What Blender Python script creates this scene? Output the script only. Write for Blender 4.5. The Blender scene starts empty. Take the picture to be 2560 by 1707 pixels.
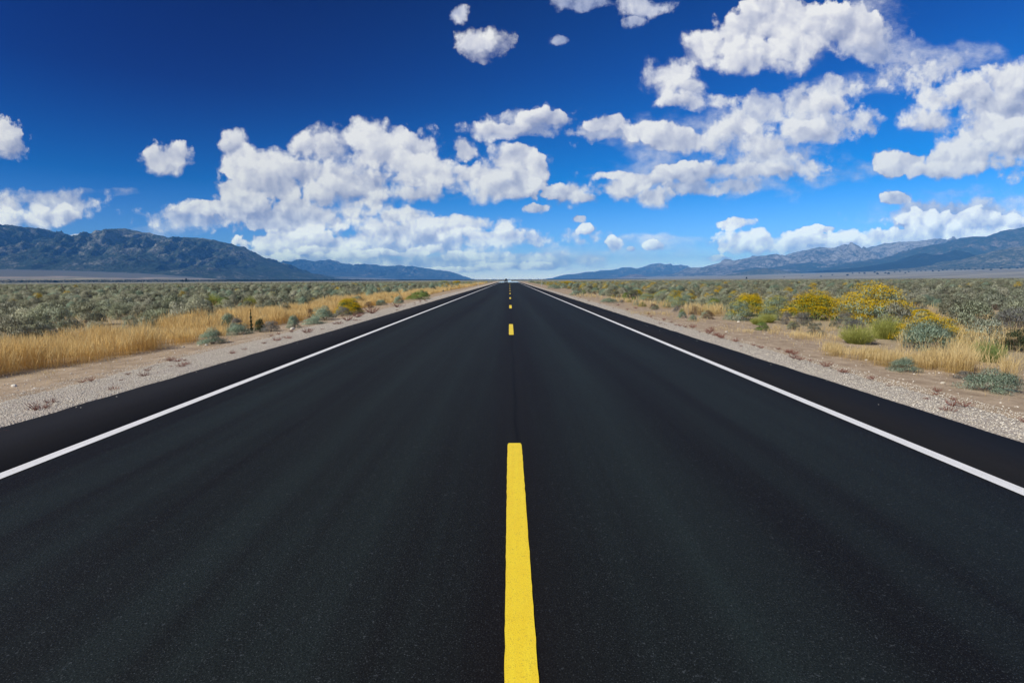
import bpy, math, random
import numpy as np
from mathutils import Vector, Matrix

random.seed(7)
RNG = np.random.default_rng(11)
SC = bpy.context.scene
COL = SC.collection
R = math.radians

# ------------------------------------------------------------------ camera
F = 1316.0                      # focal length in pixels of the 2560 px wide photograph
EYE = 1.44 + 0.05               # road surface lies at z = 0.05
cd = bpy.data.cameras.new("camera")
cam = bpy.data.objects.new("camera", cd)
COL.objects.link(cam)
cd.sensor_width = 36.0
cd.lens = F / 2560.0 * 36.0
cd.clip_start = 0.05
cd.clip_end = 200000.0
PITCH = math.atan(156.5 / F)
YAW = math.atan(5.0 / F)
ROLL = 0.0058
cam.matrix_world = (Matrix.Translation((0, 0, EYE)) @ Matrix.Rotation(-YAW, 4, 'Z')
                    @ Matrix.Rotation(R(90) - PITCH, 4, 'X') @ Matrix.Rotation(-ROLL, 4, 'Z'))
CAMR = np.array(cam.matrix_world.to_3x3())
SC.camera = cam

# ------------------------------------------------------------------ view, engine
SC.view_settings.view_transform = 'Standard'
SC.view_settings.look = 'None'
SC.view_settings.exposure = 0.0
SC.view_settings.gamma = 1.0
SC.cycles.max_bounces = 5
SC.cycles.diffuse_bounces = 2
SC.cycles.glossy_bounces = 2
SC.cycles.transmission_bounces = 2
SC.cycles.transparent_max_bounces = 6
SC.cycles.volume_bounces = 0
SC.cycles.caustics_reflective = False
SC.cycles.caustics_refractive = False


def pix_dir(px, py):
    d = CAMR @ np.array([(px - 1280.0) / F, (853.5 - py) / F, -1.0])
    return d / np.linalg.norm(d)


def pix_uv(px, py):
    d = pix_dir(px, py)
    return d[0] / d[1], d[2] / d[1]


# ------------------------------------------------------------------ sun
SUN_DIR = Vector((-0.62, -0.42, 0.66)).normalized()
sun_el = math.asin(SUN_DIR.z)
sun_rot = math.atan2(SUN_DIR.x, SUN_DIR.y)
sd = bpy.data.lights.new("sun", 'SUN')
sd.energy = 4.8
sd.angle = R(0.5)
sd.color = (1.0, 0.95, 0.87)
so = bpy.data.objects.new("sun", sd)
so.rotation_euler = (-SUN_DIR).to_track_quat('-Z', 'Y').to_euler()
so.location = (0, 0, 50)
COL.objects.link(so)


# ------------------------------------------------------------------ node helpers
class NT:
    def __init__(self, tree):
        self.t = tree
        self.n = tree.nodes
        self.l = tree.links

    def node(self, typ, **kw):
        nd = self.n.new(typ)
        for k, v in kw.items():
            setattr(nd, k, v)
        return nd

    def put(self, sock, v):
        if isinstance(v, bpy.types.NodeSocket):
            self.l.new(v, sock)
        elif v is not None:
            if hasattr(sock.default_value, '__len__') and not hasattr(v, '__len__'):
                v = (v,) * len(sock.default_value)
            if hasattr(sock.default_value, '__len__') and len(sock.default_value) == 4 and len(v) == 3:
                v = tuple(v) + (1.0,)
            sock.default_value = v

    def m(self, op, a, b=None, c=None, clamp=False):
        nd = self.node('ShaderNodeMath', operation=op, use_clamp=clamp)
        self.put(nd.inputs[0], a)
        if b is not None:
            self.put(nd.inputs[1], b)
        if c is not None:
            self.put(nd.inputs[2], c)
        return nd.outputs[0]

    def v(self, op, a, b=None, c=None):
        nd = self.node('ShaderNodeVectorMath', operation=op)
        self.put(nd.inputs[0], a)
        if b is not None:
            self.put(nd.inputs[3 if op == 'SCALE' else 1], b)
        if c is not None:
            self.put(nd.inputs[2], c)
        return nd.outputs['Value'] if op in ('LENGTH', 'DOT_PRODUCT', 'DISTANCE') else nd.outputs['Vector']

    def mix(self, fac, a, b, blend='MIX'):
        nd = self.node('ShaderNodeMix', data_type='RGBA', blend_type=blend)
        self.put(nd.inputs[0], fac)
        self.put(nd.inputs[6], a)
        self.put(nd.inputs[7], b)
        return nd.outputs[2]

    def noise(self, vec, scale, detail=4, rough=0.5, dim='3D', lac=2.0, dist=0.0, w=None):
        nd = self.node('ShaderNodeTexNoise', noise_dimensions=dim)
        self.put(nd.inputs['Vector'], vec)
        nd.inputs['Scale'].default_value = scale
        nd.inputs['Detail'].default_value = detail
        nd.inputs['Roughness'].default_value = rough
        nd.inputs['Lacunarity'].default_value = lac
        nd.inputs['Distortion'].default_value = dist
        return nd.outputs['Fac']

    def voro(self, vec, scale, feature='F1', dim='3D', detail=0.0, rough=0.5, out='Distance', smooth=None):
        nd = self.node('ShaderNodeTexVoronoi', voronoi_dimensions=dim, feature=feature)
        self.put(nd.inputs['Vector'], vec)
        nd.inputs['Scale'].default_value = scale
        if 'Detail' in nd.inputs:
            nd.inputs['Detail'].default_value = detail
            nd.inputs['Roughness'].default_value = rough
        if smooth is not None and 'Smoothness' in nd.inputs:
            nd.inputs['Smoothness'].default_value = smooth
        return nd.outputs[out]

    def ramp(self, fac, stops, interp='LINEAR'):
        nd = self.node('ShaderNodeValToRGB')
        cr = nd.color_ramp
        cr.interpolation = interp
        while len(cr.elements) > 1:
            cr.elements.remove(cr.elements[-1])
        for i, (p, c) in enumerate(stops):
            e = cr.elements[0] if i == 0 else cr.elements.new(p)
            e.position = p
            if not hasattr(c, '__len__'):
                c = (c, c, c)
            e.color = (c[0], c[1], c[2], 1.0)
        self.put(nd.inputs[0], fac)
        return nd.outputs[0]

    def rng(self, x, a, b, c=0.0, d=1.0, smooth=False):
        nd = self.node('ShaderNodeMapRange')
        nd.interpolation_type = 'SMOOTHSTEP' if smooth else 'LINEAR'
        nd.clamp = True
        self.put(nd.inputs[0], x)
        for i, q in enumerate((a, b, c, d)):
            self.put(nd.inputs[1 + i], q)
        return nd.outputs[0]

    def sep(self, vec):
        nd = self.node('ShaderNodeSeparateXYZ')
        self.put(nd.inputs[0], vec)
        return nd.outputs

    def comb(self, x=0.0, y=0.0, z=0.0):
        nd = self.node('ShaderNodeCombineXYZ')
        for i, q in enumerate((x, y, z)):
            self.put(nd.inputs[i], q)
        return nd.outputs[0]


# ------------------------------------------------------------------ world: sky and clouds
world = bpy.data.worlds.new("World")
SC.world = world
world.use_nodes = True
world.cycles.sampling_method = 'MANUAL'
world.cycles.sample_map_resolution = 256

# cumulus puffs where they stand in the sky: (px, py, rx, ry) read off the 2352 px wide view
K = 2560.0 / 2352.0
CUMULUS = [
    (14, 318, 62, 58), (25, 470, 62, 34), (92, 500, 78, 36), (15, 508, 62, 30), (150, 494, 42, 32), (178, 546, 40, 13), (372, 368, 88, 40), (345, 350, 40, 25), 
    (536, 335, 44, 52), (565, 375, 76, 44), (640, 378, 80, 46), (705, 335, 52, 44), (760, 335, 80, 60), (835, 318, 82, 60), (905, 352, 140, 74), (1062, 352, 42, 40), 
    (1085, 408, 120, 62), (1185, 365, 72, 50), (1232, 385, 48, 46), (1150, 440, 120, 38), (960, 448, 130, 32), (560, 430, 78, 44), (650, 425, 110, 56), (745, 450, 100, 46), 
    (480, 478, 96, 26), (915, 535, 200, 44), (1060, 520, 165, 34), (700, 556, 250, 30), (660, 594, 90, 14), (780, 592, 120, 14), (1300, 445, 92, 40), (1420, 435, 120, 44), 
    (1500, 452, 72, 32), (1225, 478, 52, 18), (1618, 102, 74, 58), (1705, 70, 100, 76), (1810, 85, 160, 84), (1920, 62, 120, 70), (2000, 62, 78, 46), (1755, 145, 130, 36), 
    (1538, 178, 76, 54), (1592, 205, 62, 32), (1565, 238, 82, 24), (1108, 92, 80, 44), (2215, 225, 140, 62), (2320, 190, 100, 80), (2150, 275, 110, 44), (2185, 345, 74, 54), 
    (2080, 372, 100, 36), (2250, 362, 120, 50), (2335, 330, 90, 62), (2150, 388, 170, 28), (2050, 458, 52, 22), (1692, 512, 60, 20), (1740, 552, 112, 36), (1888, 524, 40, 12), 
    (2120, 522, 80, 48), (2215, 522, 130, 52), (2040, 550, 160, 32), (2320, 520, 110, 44), (1412, 560, 26, 20), (1452, 572, 18, 10), (1498, 565, 32, 14), (1650, 592, 40, 12), 
    (1330, 506, 22, 11), (1345, 528, 26, 14), (1180, 612, 110, 13), (1065, 590, 80, 16), (1040, 618, 90, 9), (980, 575, 60, 14), (760, 578, 120, 14), (800, 430, 240, 90), 
    (1150, 292, 110, 24), (1255, 268, 84, 26), (1390, 286, 84, 26), (1490, 302, 84, 24), (1565, 322, 110, 40), (1680, 300, 90, 42), (1765, 332, 100, 46), (1600, 392, 140, 34), 
    (1740, 392, 110, 28), (1420, 404, 96, 18), (1880, 240, 72, 36), (1850, 300, 90, 34), (1850, 556, 120, 36), (1960, 562, 150, 26), (2080, 548, 110, 36), (1740, 560, 120, 32), 
    (2200, 545, 150, 30), (860, 585, 140, 12), (700, 405, 95, 62), (1205, 412, 62, 42), (388, 362, 74, 42), (1350, 455, 60, 24), (1460, 420, 90, 34), (1800, 70, 230, 100), 
    (1760, 125, 150, 50), (2270, 240, 150, 95), (2220, 362, 190, 44), (590, 400, 90, 50), (700, 500, 260, 60), (1000, 400, 160, 60), (1120, 540, 110, 20), (560, 480, 120, 50), 
    (930, 500, 100, 30), (2250, 300, 90, 50),
]
# thin, ragged sheets
WISPY = [
    (215, 446, 120, 15), (1600, 330, 240, 80), (1730, 330, 220, 110), (1620, 400, 300, 70), (1900, 390, 160, 46), (1980, 200, 150, 40), (2110, 130, 130, 44), (2230, 130, 120, 40), 
    (2000, 60, 120, 70), (1050, 585, 330, 46), (1400, 580, 330, 26), (1230, 612, 260, 22), (1180, 600, 360, 30), (1500, 555, 260, 16), (1350, 620, 200, 12), (400, 530, 120, 22), 
    (2200, 480, 260, 60), (80, 450, 120, 16),
]


def blob_group(name, blobs):
    """coverage field of a set of puffs: 1 at a puff's heart, 0 at its rim"""
    g = bpy.data.node_groups.new(name, 'ShaderNodeTree')
    g.interface.new_socket('P', in_out='INPUT', socket_type='NodeSocketVector')
    g.interface.new_socket('F', in_out='OUTPUT', socket_type='NodeSocketFloat')
    b = NT(g)
    gi = b.node('NodeGroupInput')
    go = b.node('NodeGroupOutput')
    cur = None
    for (x, y, rx, ry) in blobs:
        u, v = pix_uv(x * K, y * K)
        u2, _ = pix_uv((x + rx) * K, y * K)
        _, v2 = pix_uv(x * K, (y - ry) * K)
        ru, rv = abs(u2 - u), abs(v2 - v)
        q = b.v('MULTIPLY_ADD', gi.outputs[0], (1 / ru, 1 / rv, 0), (-u / ru, -v / rv, 0))
        d = b.v('LENGTH', q)
        cur = d if cur is None else b.m('SMOOTH_MIN', cur, d, 0.15)
    g.links.new(b.m('SUBTRACT', 1.0, cur), go.inputs[0])
    return g


def puff_group(name, blobs):
    """overlapping rounded puffs, farthest first; each bright on its sunward shoulder and grey at its base"""
    g = bpy.data.node_groups.new(name, 'ShaderNodeTree')
    g.interface.new_socket('P', in_out='INPUT', socket_type='NodeSocketVector')
    g.interface.new_socket('N', in_out='INPUT', socket_type='NodeSocketFloat')
    g.interface.new_socket('E', in_out='OUTPUT', socket_type='NodeSocketFloat')
    g.interface.new_socket('L', in_out='OUTPUT', socket_type='NodeSocketFloat')
    b = NT(g)
    gi = b.node('NodeGroupInput')
    go = b.node('NodeGroupOutput')
    E = None
    Lm = None
    blobs = sorted(blobs, key=lambda q: (-1 if q[2] >= 200 or q[3] >= 88 else 0, q[1] + 0.4 * q[3]))
    for (x, y, rx, ry) in blobs:
        u, v = pix_uv(x * K, y * K)
        u2, _ = pix_uv((x + rx) * K, y * K)
        _, v2 = pix_uv(x * K, (y - ry) * K)
        ru, rv = abs(u2 - u), abs(v2 - v)
        q = b.v('MULTIPLY_ADD', gi.outputs[0], (1 / ru, 1 / rv, 0), (-u / ru, -v / rv, 0))
        e = b.m('MULTIPLY_ADD', b.v('LENGTH', q), -1.15, gi.outputs[1])
        dl = b.v('DOT_PRODUCT', q, (-0.42, 0.90, 0.0))
        if E is None:
            E, Lm = e, dl
        else:
            k = b.m('MULTIPLY', e, 3.0, clamp=True)
            nd = b.node('ShaderNodeMix', data_type='FLOAT')
            b.put(nd.inputs[0], k)
            b.put(nd.inputs[2], Lm)
            b.put(nd.inputs[3], dl)
            Lm = nd.outputs[0]
            E = b.m('MAXIMUM', E, e)
    g.links.new(E, go.inputs[0])
    g.links.new(Lm, go.inputs[1])
    return g


def make_world():
    t = world.node_tree
    t.nodes.clear()
    b = NT(t)
    out = b.node('ShaderNodeOutputWorld')
    bg = b.node('ShaderNodeBackground')
    bg.inputs['Strength'].default_value = 0.1
    t.links.new(bg.outputs[0], out.inputs[0])
    sky = b.node('ShaderNodeTexSky', sky_type='NISHITA')
    sky.sun_disc = False
    sky.sun_elevation = sun_el
    sky.sun_rotation = sun_rot
    sky.altitude = 1900
    sky.air_density = 1.0
    sky.dust_density = 0.3
    sky.ozone_density = 3.0
    tc = b.node('ShaderNodeTexCoord')
    d = b.v('NORMALIZE', tc.outputs['Generated'])
    x, y, z = b.sep(d)
    # a polarising filter darkens the band of sky at right angles to the sun
    cs = b.v('DOT_PRODUCT', d, tuple(SUN_DIR))
    pol = b.m('SUBTRACT', cs, 0.20)
    pol = b.m('MULTIPLY', pol, pol)
    pol = b.m('EXPONENT', b.m('MULTIPLY', pol, -5.0))
    el = b.m('MAXIMUM', z, 0.0)
    tint = b.ramp(el, [(0.0, SKY_T[0]), (0.06, SKY_T[1]), (0.16, SKY_T[2]), (0.34, SKY_T[3]), (0.55, SKY_T[4]), (1.0, SKY_T[5])])
    base = b.mix(1.0, sky.outputs[0], tint, 'MULTIPLY')
    pf = b.mix(b.m('MULTIPLY', pol, b.rng(el, 0.0, 0.3, 0.25, 1.0)), (1, 1, 1), (0.10, 0.20, 0.40))
    base = b.mix(1.0, base, pf, 'MULTIPLY')
    # clouds live on u = x/y, v = z/y for the half of the sky ahead
    ys = b.m('MAXIMUM', y, 0.02)
    p = b.comb(b.m('DIVIDE', x, ys), b.m('DIVIDE', z, ys), 0.0)
    pv = b.m('DIVIDE', z, ys)
    warp = b.node('ShaderNodeTexNoise', noise_dimensions='2D')
    warp.inputs['Scale'].default_value = 10.0
    warp.inputs['Detail'].default_value = 5.0
    warp.inputs['Roughness'].default_value = 0.6
    t.links.new(p, warp.inputs['Vector'])
    wv = b.v('SUBTRACT', warp.outputs['Color'], (0.5, 0.5, 0.5))
    wamp = b.rng(pv, 0.0, 0.35, 0.012, 0.045)
    pw = b.v('ADD', p, b.v('SCALE', wv, wamp))
    hi = b.rng(pv, 0.05, 0.25, 1.0, 0.0, True)

    gc = puff_group('cumulus_cover', CUMULUS)
    gw = blob_group('wispy_cover', WISPY)
    gs = blob_group('soft_cover', SOFT)

    def puffs(q, want_all=True):
        """billowing cumulus edge noise: rounded cells at several sizes"""
        a = b.voro(q, 13.0, feature='SMOOTH_F1', dim='2D', detail=3.0, rough=0.52, smooth=0.35)
        c = b.voro(q, 34.0, feature='SMOOTH_F1', dim='2D', detail=2.0, rough=0.5, smooth=0.35)
        a = b.m('SUBTRACT', 0.42, a)
        c = b.m('SUBTRACT', 0.42, c)
        return b.m('ADD', b.m('MULTIPLY', a, 1.0), b.m('MULTIPLY', c, b.rng(hi, 0, 1, 0.35, 0.8)))

    n0 = puffs(pw)
    n1 = puffs(b.v('ADD', pw, (-0.010, 0.016, 0.0)))
    fine = b.noise(p, 48.0, 8, 0.66, '2D')
    mid = b.noise(p, 14.0, 5, 0.55, '2D')
    body_n = b.noise(pw, 5.0, 4, 0.5, '2D')
    g = b.node('ShaderNodeGroup')
    g.node_tree = gc
    t.links.new(pw, g.inputs[0])
    b.put(g.inputs[1], b.m('MULTIPLY_ADD', n0, 0.62, b.rng(pv, 0.02, 0.20, 1.62, 1.40)))
    f0 = b.m('MINIMUM', g.outputs[0], 0.9)
    dl = b.m('MAXIMUM', b.m('MINIMUM', g.outputs[1], 1.1), -1.1)
    ragged = b.m('MULTIPLY_ADD', b.m('SUBTRACT', fine, 0.5), 0.62, f0)
    ragged = b.m('MULTIPLY_ADD', b.m('SUBTRACT', mid, 0.5), 0.45, ragged)
    # crisp sunward edges, thin feathered bases
    soft = b.m('ADD', b.rng(body_n, 0.40, 0.60, 0.22, 0.62), b.rng(dl, 0.2, -0.9, 0.0, 0.34))
    alpha = b.node('ShaderNodeMapRange')
    alpha.interpolation_type = 'SMOOTHSTEP'
    for i, q in enumerate((ragged, 0.06, b.m('ADD', soft, 0.06), 0.0, 1.0)):
        b.put(alpha.inputs[i], q)
    alpha = alpha.outputs[0]
    # the side of each puff turned to the sun is white, its base grey
    litn = b.m('MULTIPLY', b.m('SUBTRACT', n0, n1), 0.70)
    body = body_n
    lum = b.m('ADD', b.m('MULTIPLY_ADD', dl, 0.52, litn), 0.80)
    lum = b.m('MULTIPLY_ADD', b.m('SUBTRACT', body, 0.5), 0.40, lum)
    lum = b.m('MULTIPLY_ADD', b.m('SUBTRACT', fine, 0.5), 0.16, lum)
    ccol = b.ramp(b.m('MULTIPLY', lum, 0.84), [(0.0, (0.27, 0.32, 0.52)), (0.25, (0.38, 0.42, 0.60)), (0.5, (0.58, 0.61, 0.74)), (0.75, (0.79, 0.80, 0.87)), (1.0, (0.98, 0.98, 0.98))])
    # wispy sheets
    gg = b.node('ShaderNodeGroup')
    gg.node_tree = gw
    t.links.new(pw, gg.inputs[0])
    st = b.v('MULTIPLY', p, (1.0, 1.9, 1.0))
    wn = b.noise(st, 9.0, 9, 0.60, '2D')
    W = b.m('MULTIPLY_ADD', b.m('SUBTRACT', wn, 0.5), 2.2, b.m('MULTIPLY_ADD', b.m('MINIMUM', gg.outputs[0], 0.34), 1.5, 0.28))
    wa = b.rng(W, 0.35, 1.5, 0.0, 0.80, True)
    wcol = b.mix(b.rng(b.m('MULTIPLY_ADD', fine, 0.5, b.m('MULTIPLY', wn, 0.7)), 0.48, 0.74), (0.36, 0.43, 0.66), (0.80, 0.82, 0.90))
    ahead = b.rng(y, 0.05, 0.15, 0.0, 1.0)
    # soft, broken cumulus
    g3 = b.node('ShaderNodeGroup')
    g3.node_tree = gs
    t.links.new(pw, g3.inputs[0])
    Ds = b.m('ADD', b.m('MULTIPLY_ADD', n0, 0.6, b.m('MINIMUM', g3.outputs[0], 0.5)), b.rng(pv, 0.02, 0.20, 0.52, 0.36))
    Ds = b.m('MULTIPLY_ADD', b.m('SUBTRACT', fine, 0.5), 0.9, Ds)
    Ds = b.m('MULTIPLY_ADD', b.m('SUBTRACT', mid, 0.5), 0.9, Ds)
    sa = b.rng(Ds, -0.06, 0.50, 0.0, 0.95, True)
    sl = b.m('MULTIPLY_ADD', b.m('SUBTRACT', body, 0.5), 1.6, b.m('ADD', litn, 0.52))
    sl = b.m('MULTIPLY_ADD', b.m('SUBTRACT', fine, 0.5), 0.6, sl)
    scol = b.ramp(sl, [(0.0, (0.30, 0.36, 0.58)), (0.4, (0.47, 0.52, 0.70)), (0.75, (0.70, 0.73, 0.84)), (1.0, (0.92, 0.93, 0.95))])
    lift = b.v('SCALE', (CLD, CLD * 0.985, CLD * 0.99), b.rng(z, 0.01, 0.15, 2.0, 1.0, True))
    s10 = lambda c: b.mix(1.0, c, lift, 'MULTIPLY')
    c1 = b.mix(b.m('MULTIPLY', wa, ahead), base, s10(wcol))
    c1 = b.mix(b.m('MULTIPLY', sa, ahead), c1, s10(scol))
    c2 = b.mix(b.m('MULTIPLY', alpha, ahead), c1, s10(ccol))
    # below the horizon: plain dim earth light
    c3 = b.mix(b.rng(z, -0.03, 0.0, 0.0, 1.0), (1.2, 1.1, 0.95), c2)
    t.links.new(c3, bg.inputs['Color'])


CLD = 9.3
SOFT = [
    (1325, 14, 80, 22),
    (1700, 305, 110, 56), (1790, 375, 140, 44), (1640, 428, 150, 22), (1870, 235, 90, 44), (1385, 300, 100, 30), (1235, 275, 110, 30), (1180, 300, 120, 20), (1900, 290, 110, 40), 
    (2110, 165, 100, 50), (1930, 200, 60, 36), (2000, 100, 90, 60), (1610, 235, 90, 30), (1760, 250, 60, 34), (1480, 12, 70, 26), (1466, 55, 30, 18), (1284, 92, 24, 14), 
    (1055, 36, 24, 18), (700, 585, 260, 26), (2180, 500, 200, 40), (1950, 560, 200, 26), (100, 470, 140, 34), (450, 500, 110, 30), (600, 600, 280, 24), (900, 606, 280, 20), 
    (1150, 600, 220, 22), (900, 555, 260, 40), (1080, 545, 240, 26), (2290, 300, 130, 110),
]
SKY_T = [(2.4, 2.2, 2.8), (0.70, 1.15, 1.9), (0.0, 0.72, 1.42), (0.0, 0.38, 1.08), (0.0, 0.21, 0.76), (0.1, 0.3, 0.7)]
make_world()


# ------------------------------------------------------------------ terrain function
def sstep(a, b, x):
    t = np.clip((np.asarray(x, float) - a) / (b - a), 0, 1)
    return t * t * (3 - 2 * t)


def hashv(ix, iy, seed):
    h = (ix.astype(np.int64) * 374761393 + iy.astype(np.int64) * 668265263 + int(seed) * 144269) & 0xFFFFFFFF
    h = ((h ^ (h >> 13)) * 1274126177) & 0xFFFFFFFF
    h = h ^ (h >> 16)
    return (h & 0xFFFFFF) / float(0xFFFFFF)


def perlin(x, y, seed=0):
    x = np.asarray(x, float)
    y = np.asarray(y, float)
    ix = np.floor(x).astype(np.int64)
    iy = np.floor(y).astype(np.int64)
    fx = x - ix
    fy = y - iy
    ux = fx * fx * fx * (fx * (fx * 6 - 15) + 10)
    uy = fy * fy * fy * (fy * (fy * 6 - 15) + 10)

    def g(dx, dy):
        a = hashv(ix + dx, iy + dy, seed) * 2 * math.pi
        return np.cos(a) * (fx - dx) + np.sin(a) * (fy - dy)
    a = g(0, 0) * (1 - ux) + g(1, 0) * ux
    c = g(0, 1) * (1 - ux) + g(1, 1) * ux
    return (a * (1 - uy) + c * uy) * 1.4


def fbm(x, y, oct=5, seed=0, gain=0.5, ridged=False):
    s = 0
    a = 1.0
    tot = 0
    for i in range(oct):
        n = perlin(x * 2 ** i, y * 2 ** i, seed + i * 17)
        if ridged:
            n = 1 - 2 * np.abs(n)
        s = s + a * n
        tot += a
        a *= gain
    return s / tot


def ground_z(x, y):
    x = np.asarray(x, float)
    y = np.asarray(y, float)
    ax = np.abs(x)
    g = -4.0 * sstep(300, 750, y)
    g = np.where(y > 2222, -0.0018 * y, g)
    g = g - 0.13 * sstep(5.4, 9.0, ax)                     # the verge falls away from the road
    g = g + 0.10 * fbm(x / 7.0, y / 7.0, 3, 5) * sstep(7.0, 12.0, ax)
    left = 190 * (1 - np.exp(-np.maximum(-x - 3300, 0) / 1500.0))
    right = 165 * (1 - np.exp(-np.maximum(x - 2400, 0) / 3600.0))
    return g + (left + right) * sstep(200, 2500, y)


def hit(px, py):
    """where the ray through a point of the photograph meets the ground"""
    d = pix_dir(px, py)
    t = EYE / max(-d[2], 1e-4)
    for _ in range(30):
        z = float(ground_z(d[0] * t, d[1] * t))
        t2 = (z - EYE) / d[2] if d[2] < -1e-6 else t
        t = 0.5 * t + 0.5 * min(max(t2, 1.0), 60000)
    return d[0] * t, d[1] * t, t


# ------------------------------------------------------------------ object helpers
def tag(o, label=None, cat=None, group=None, kind=None):
    if label:
        o['label'] = label
    if cat:
        o['category'] = cat
    if group:
        o['group'] = group
    if kind:
        o['kind'] = kind
    return o


def make_mesh(name, V, faces, nside, mat=None, attrs=None, smooth=False):
    """V (n,3), faces (m,nside)"""
    me = bpy.data.meshes.new(name)
    V = np.asarray(V, np.float32)
    faces = np.asarray(faces, np.int32)
    me.vertices.add(len(V))
    me.vertices.foreach_set('co', V.ravel())
    if len(faces):
        me.loops.add(faces.size)
        me.loops.foreach_set('vertex_index', faces.ravel())
        me.polygons.add(len(faces))
        me.polygons.foreach_set('loop_start', np.arange(0, faces.size, nside, dtype=np.int32))
        if smooth:
            me.polygons.foreach_set('use_smooth', np.ones(len(faces), dtype=bool))
    for k, a in (attrs or {}).items():
        at = me.attributes.new(k, 'FLOAT', 'POINT')
        at.data.foreach_set('value', np.asarray(a, np.float32))
    me.update(calc_edges=True)
    if mat:
        me.materials.append(mat)
    return me


def round_normals(me, N):
    """leaves shade with the rounded mass they belong to"""
    me.polygons.foreach_set('use_smooth', np.ones(len(me.polygons), dtype=bool))
    me.normals_split_custom_set_from_vertices(np.asarray(N, np.float32).tolist())


def link(name, me, parent=None, loc=None):
    o = bpy.data.objects.new(name, me)
    COL.objects.link(o)
    if parent:
        o.parent = parent
    if loc is not None:
        o.location = loc
    return o


def grid_faces(nx, ny):
    i = np.arange(nx - 1)
    j = np.arange(ny - 1)
    I, J = np.meshgrid(i, j)
    a = (J * nx + I).ravel()
    return np.stack([a, a + 1, a + nx + 1, a + nx], 1)


def new_mat(name):
    m = bpy.data.materials.new(name)
    m.use_nodes = True
    m.node_tree.nodes.clear()
    b = NT(m.node_tree)
    out = b.node('ShaderNodeOutputMaterial')
    p = b.node('ShaderNodeBsdfPrincipled')
    m.node_tree.links.new(p.outputs[0], out.inputs[0])
    return m, b, p, out


def bump(b, p, h, strength=0.5, dist=0.02):
    nd = b.node('ShaderNodeBump')
    nd.inputs['Strength'].default_value = strength
    nd.inputs['Distance'].default_value = dist
    b.put(nd.inputs['Height'], h)
    b.l.new(nd.outputs[0], p.inputs['Normal'])


def pos(b):
    return b.node('ShaderNodeNewGeometry').outputs['Position']


# ------------------------------------------------------------------ materials of the setting
def mat_asphalt(shoulder=False):
    m, b, p, out = new_mat('shoulder_asphalt' if shoulder else 'asphalt')
    P = pos(b)
    x, y, z = b.sep(P)
    st = b.noise(b.v('MULTIPLY', P, (1.0, 0.012, 1.0)), 1.5, 5, 0.55)      # long streaks along the lanes
    st2 = b.noise(b.v('MULTIPLY', P, (1.0, 0.02, 1.0)), 9.0, 3, 0.5)
    blot = b.noise(b.v('MULTIPLY', P, (1.0, 0.35, 1.0)), 0.8, 4, 0.6)
    grain = b.voro(P, 95.0, detail=0)
    grain2 = b.noise(P, 160.0, 2, 0.6)
    # lighter wheel tracks worn by tyres
    track = None
    for cx in (-2.85, -1.05, 0.85, 2.65):
        q = b.m('EXPONENT', b.m('MULTIPLY', b.m('POWER', b.m('ABSOLUTE', b.m('SUBTRACT', x, cx)), 2.0), -5.0))
        track = q if track is None else b.m('ADD', track, q)
    k = b.m('MULTIPLY_ADD', b.m('SUBTRACT', st, 0.5), 2.2, 0.42)
    k = b.m('MULTIPLY_ADD', b.m('SUBTRACT', st2, 0.5), 0.6, k)
    k = b.m('MULTIPLY_ADD', b.m('SUBTRACT', blot, 0.5), 0.5, k)
    if shoulder:
        col = b.mix(b.rng(k, 0.2, 0.9), (0.0095, 0.0092, 0.0098), (0.0135, 0.013, 0.0135))
        chip = b.m('MULTIPLY', b.rng(grain2, 0.70, 0.78), 0.25)
    else:
        k = b.m('MULTIPLY_ADD', track, 0.30, k)
        col = b.mix(b.rng(k, 0.15, 1.05), (0.0050, 0.0046, 0.0044), (0.0122, 0.0180, 0.0168))
        chip = b.m('MAXIMUM', b.m('MULTIPLY', b.rng(grain2, 0.60, 0.70), 0.85), b.m('MULTIPLY', b.rng(b.noise(P, 52.0, 2, 0.7), 0.64, 0.74), 0.55))
    col = b.mix(chip, col, (0.075, 0.085, 0.09))
    if not shoulder:
        wv = b.m('MULTIPLY_ADD', b.m('SUBTRACT', b.noise(P, 0.9, 3), 0.5), 0.10, x)
        dx = b.m('SUBTRACT', wv, XC + 0.02)
        band = b.m('EXPONENT', b.m('MULTIPLY', b.m('MULTIPLY', dx, dx), -22.0))
        seam = b.m('EXPONENT', b.m('MULTIPLY', b.m('MULTIPLY', dx, dx), -1600.0))
        col = b.mix(b.m('MULTIPLY', band, 0.55), col, (0.0088, 0.0072, 0.0068))
        col = b.mix(b.m('MULTIPLY', seam, 0.75), col, (0.003, 0.003, 0.003))
    pits = b.rng(grain, 0.15, 0.55, 0.55, 1.15)
    col = b.mix(1.0, col, b.comb(pits, pits, pits), 'MULTIPLY')
    b.put(p.inputs['Base Color'], col)
    p.inputs['Roughness'].default_value = 0.72 if not shoulder else 0.85
    p.inputs['Specular IOR Level'].default_value = 0.15 if not shoulder else 0.15
    h = b.m('MULTIPLY_ADD', grain2, 0.6, b.m('MULTIPLY', grain, -0.6))
    bump(b, p, h, 0.55, 0.004)
    return m


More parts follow.
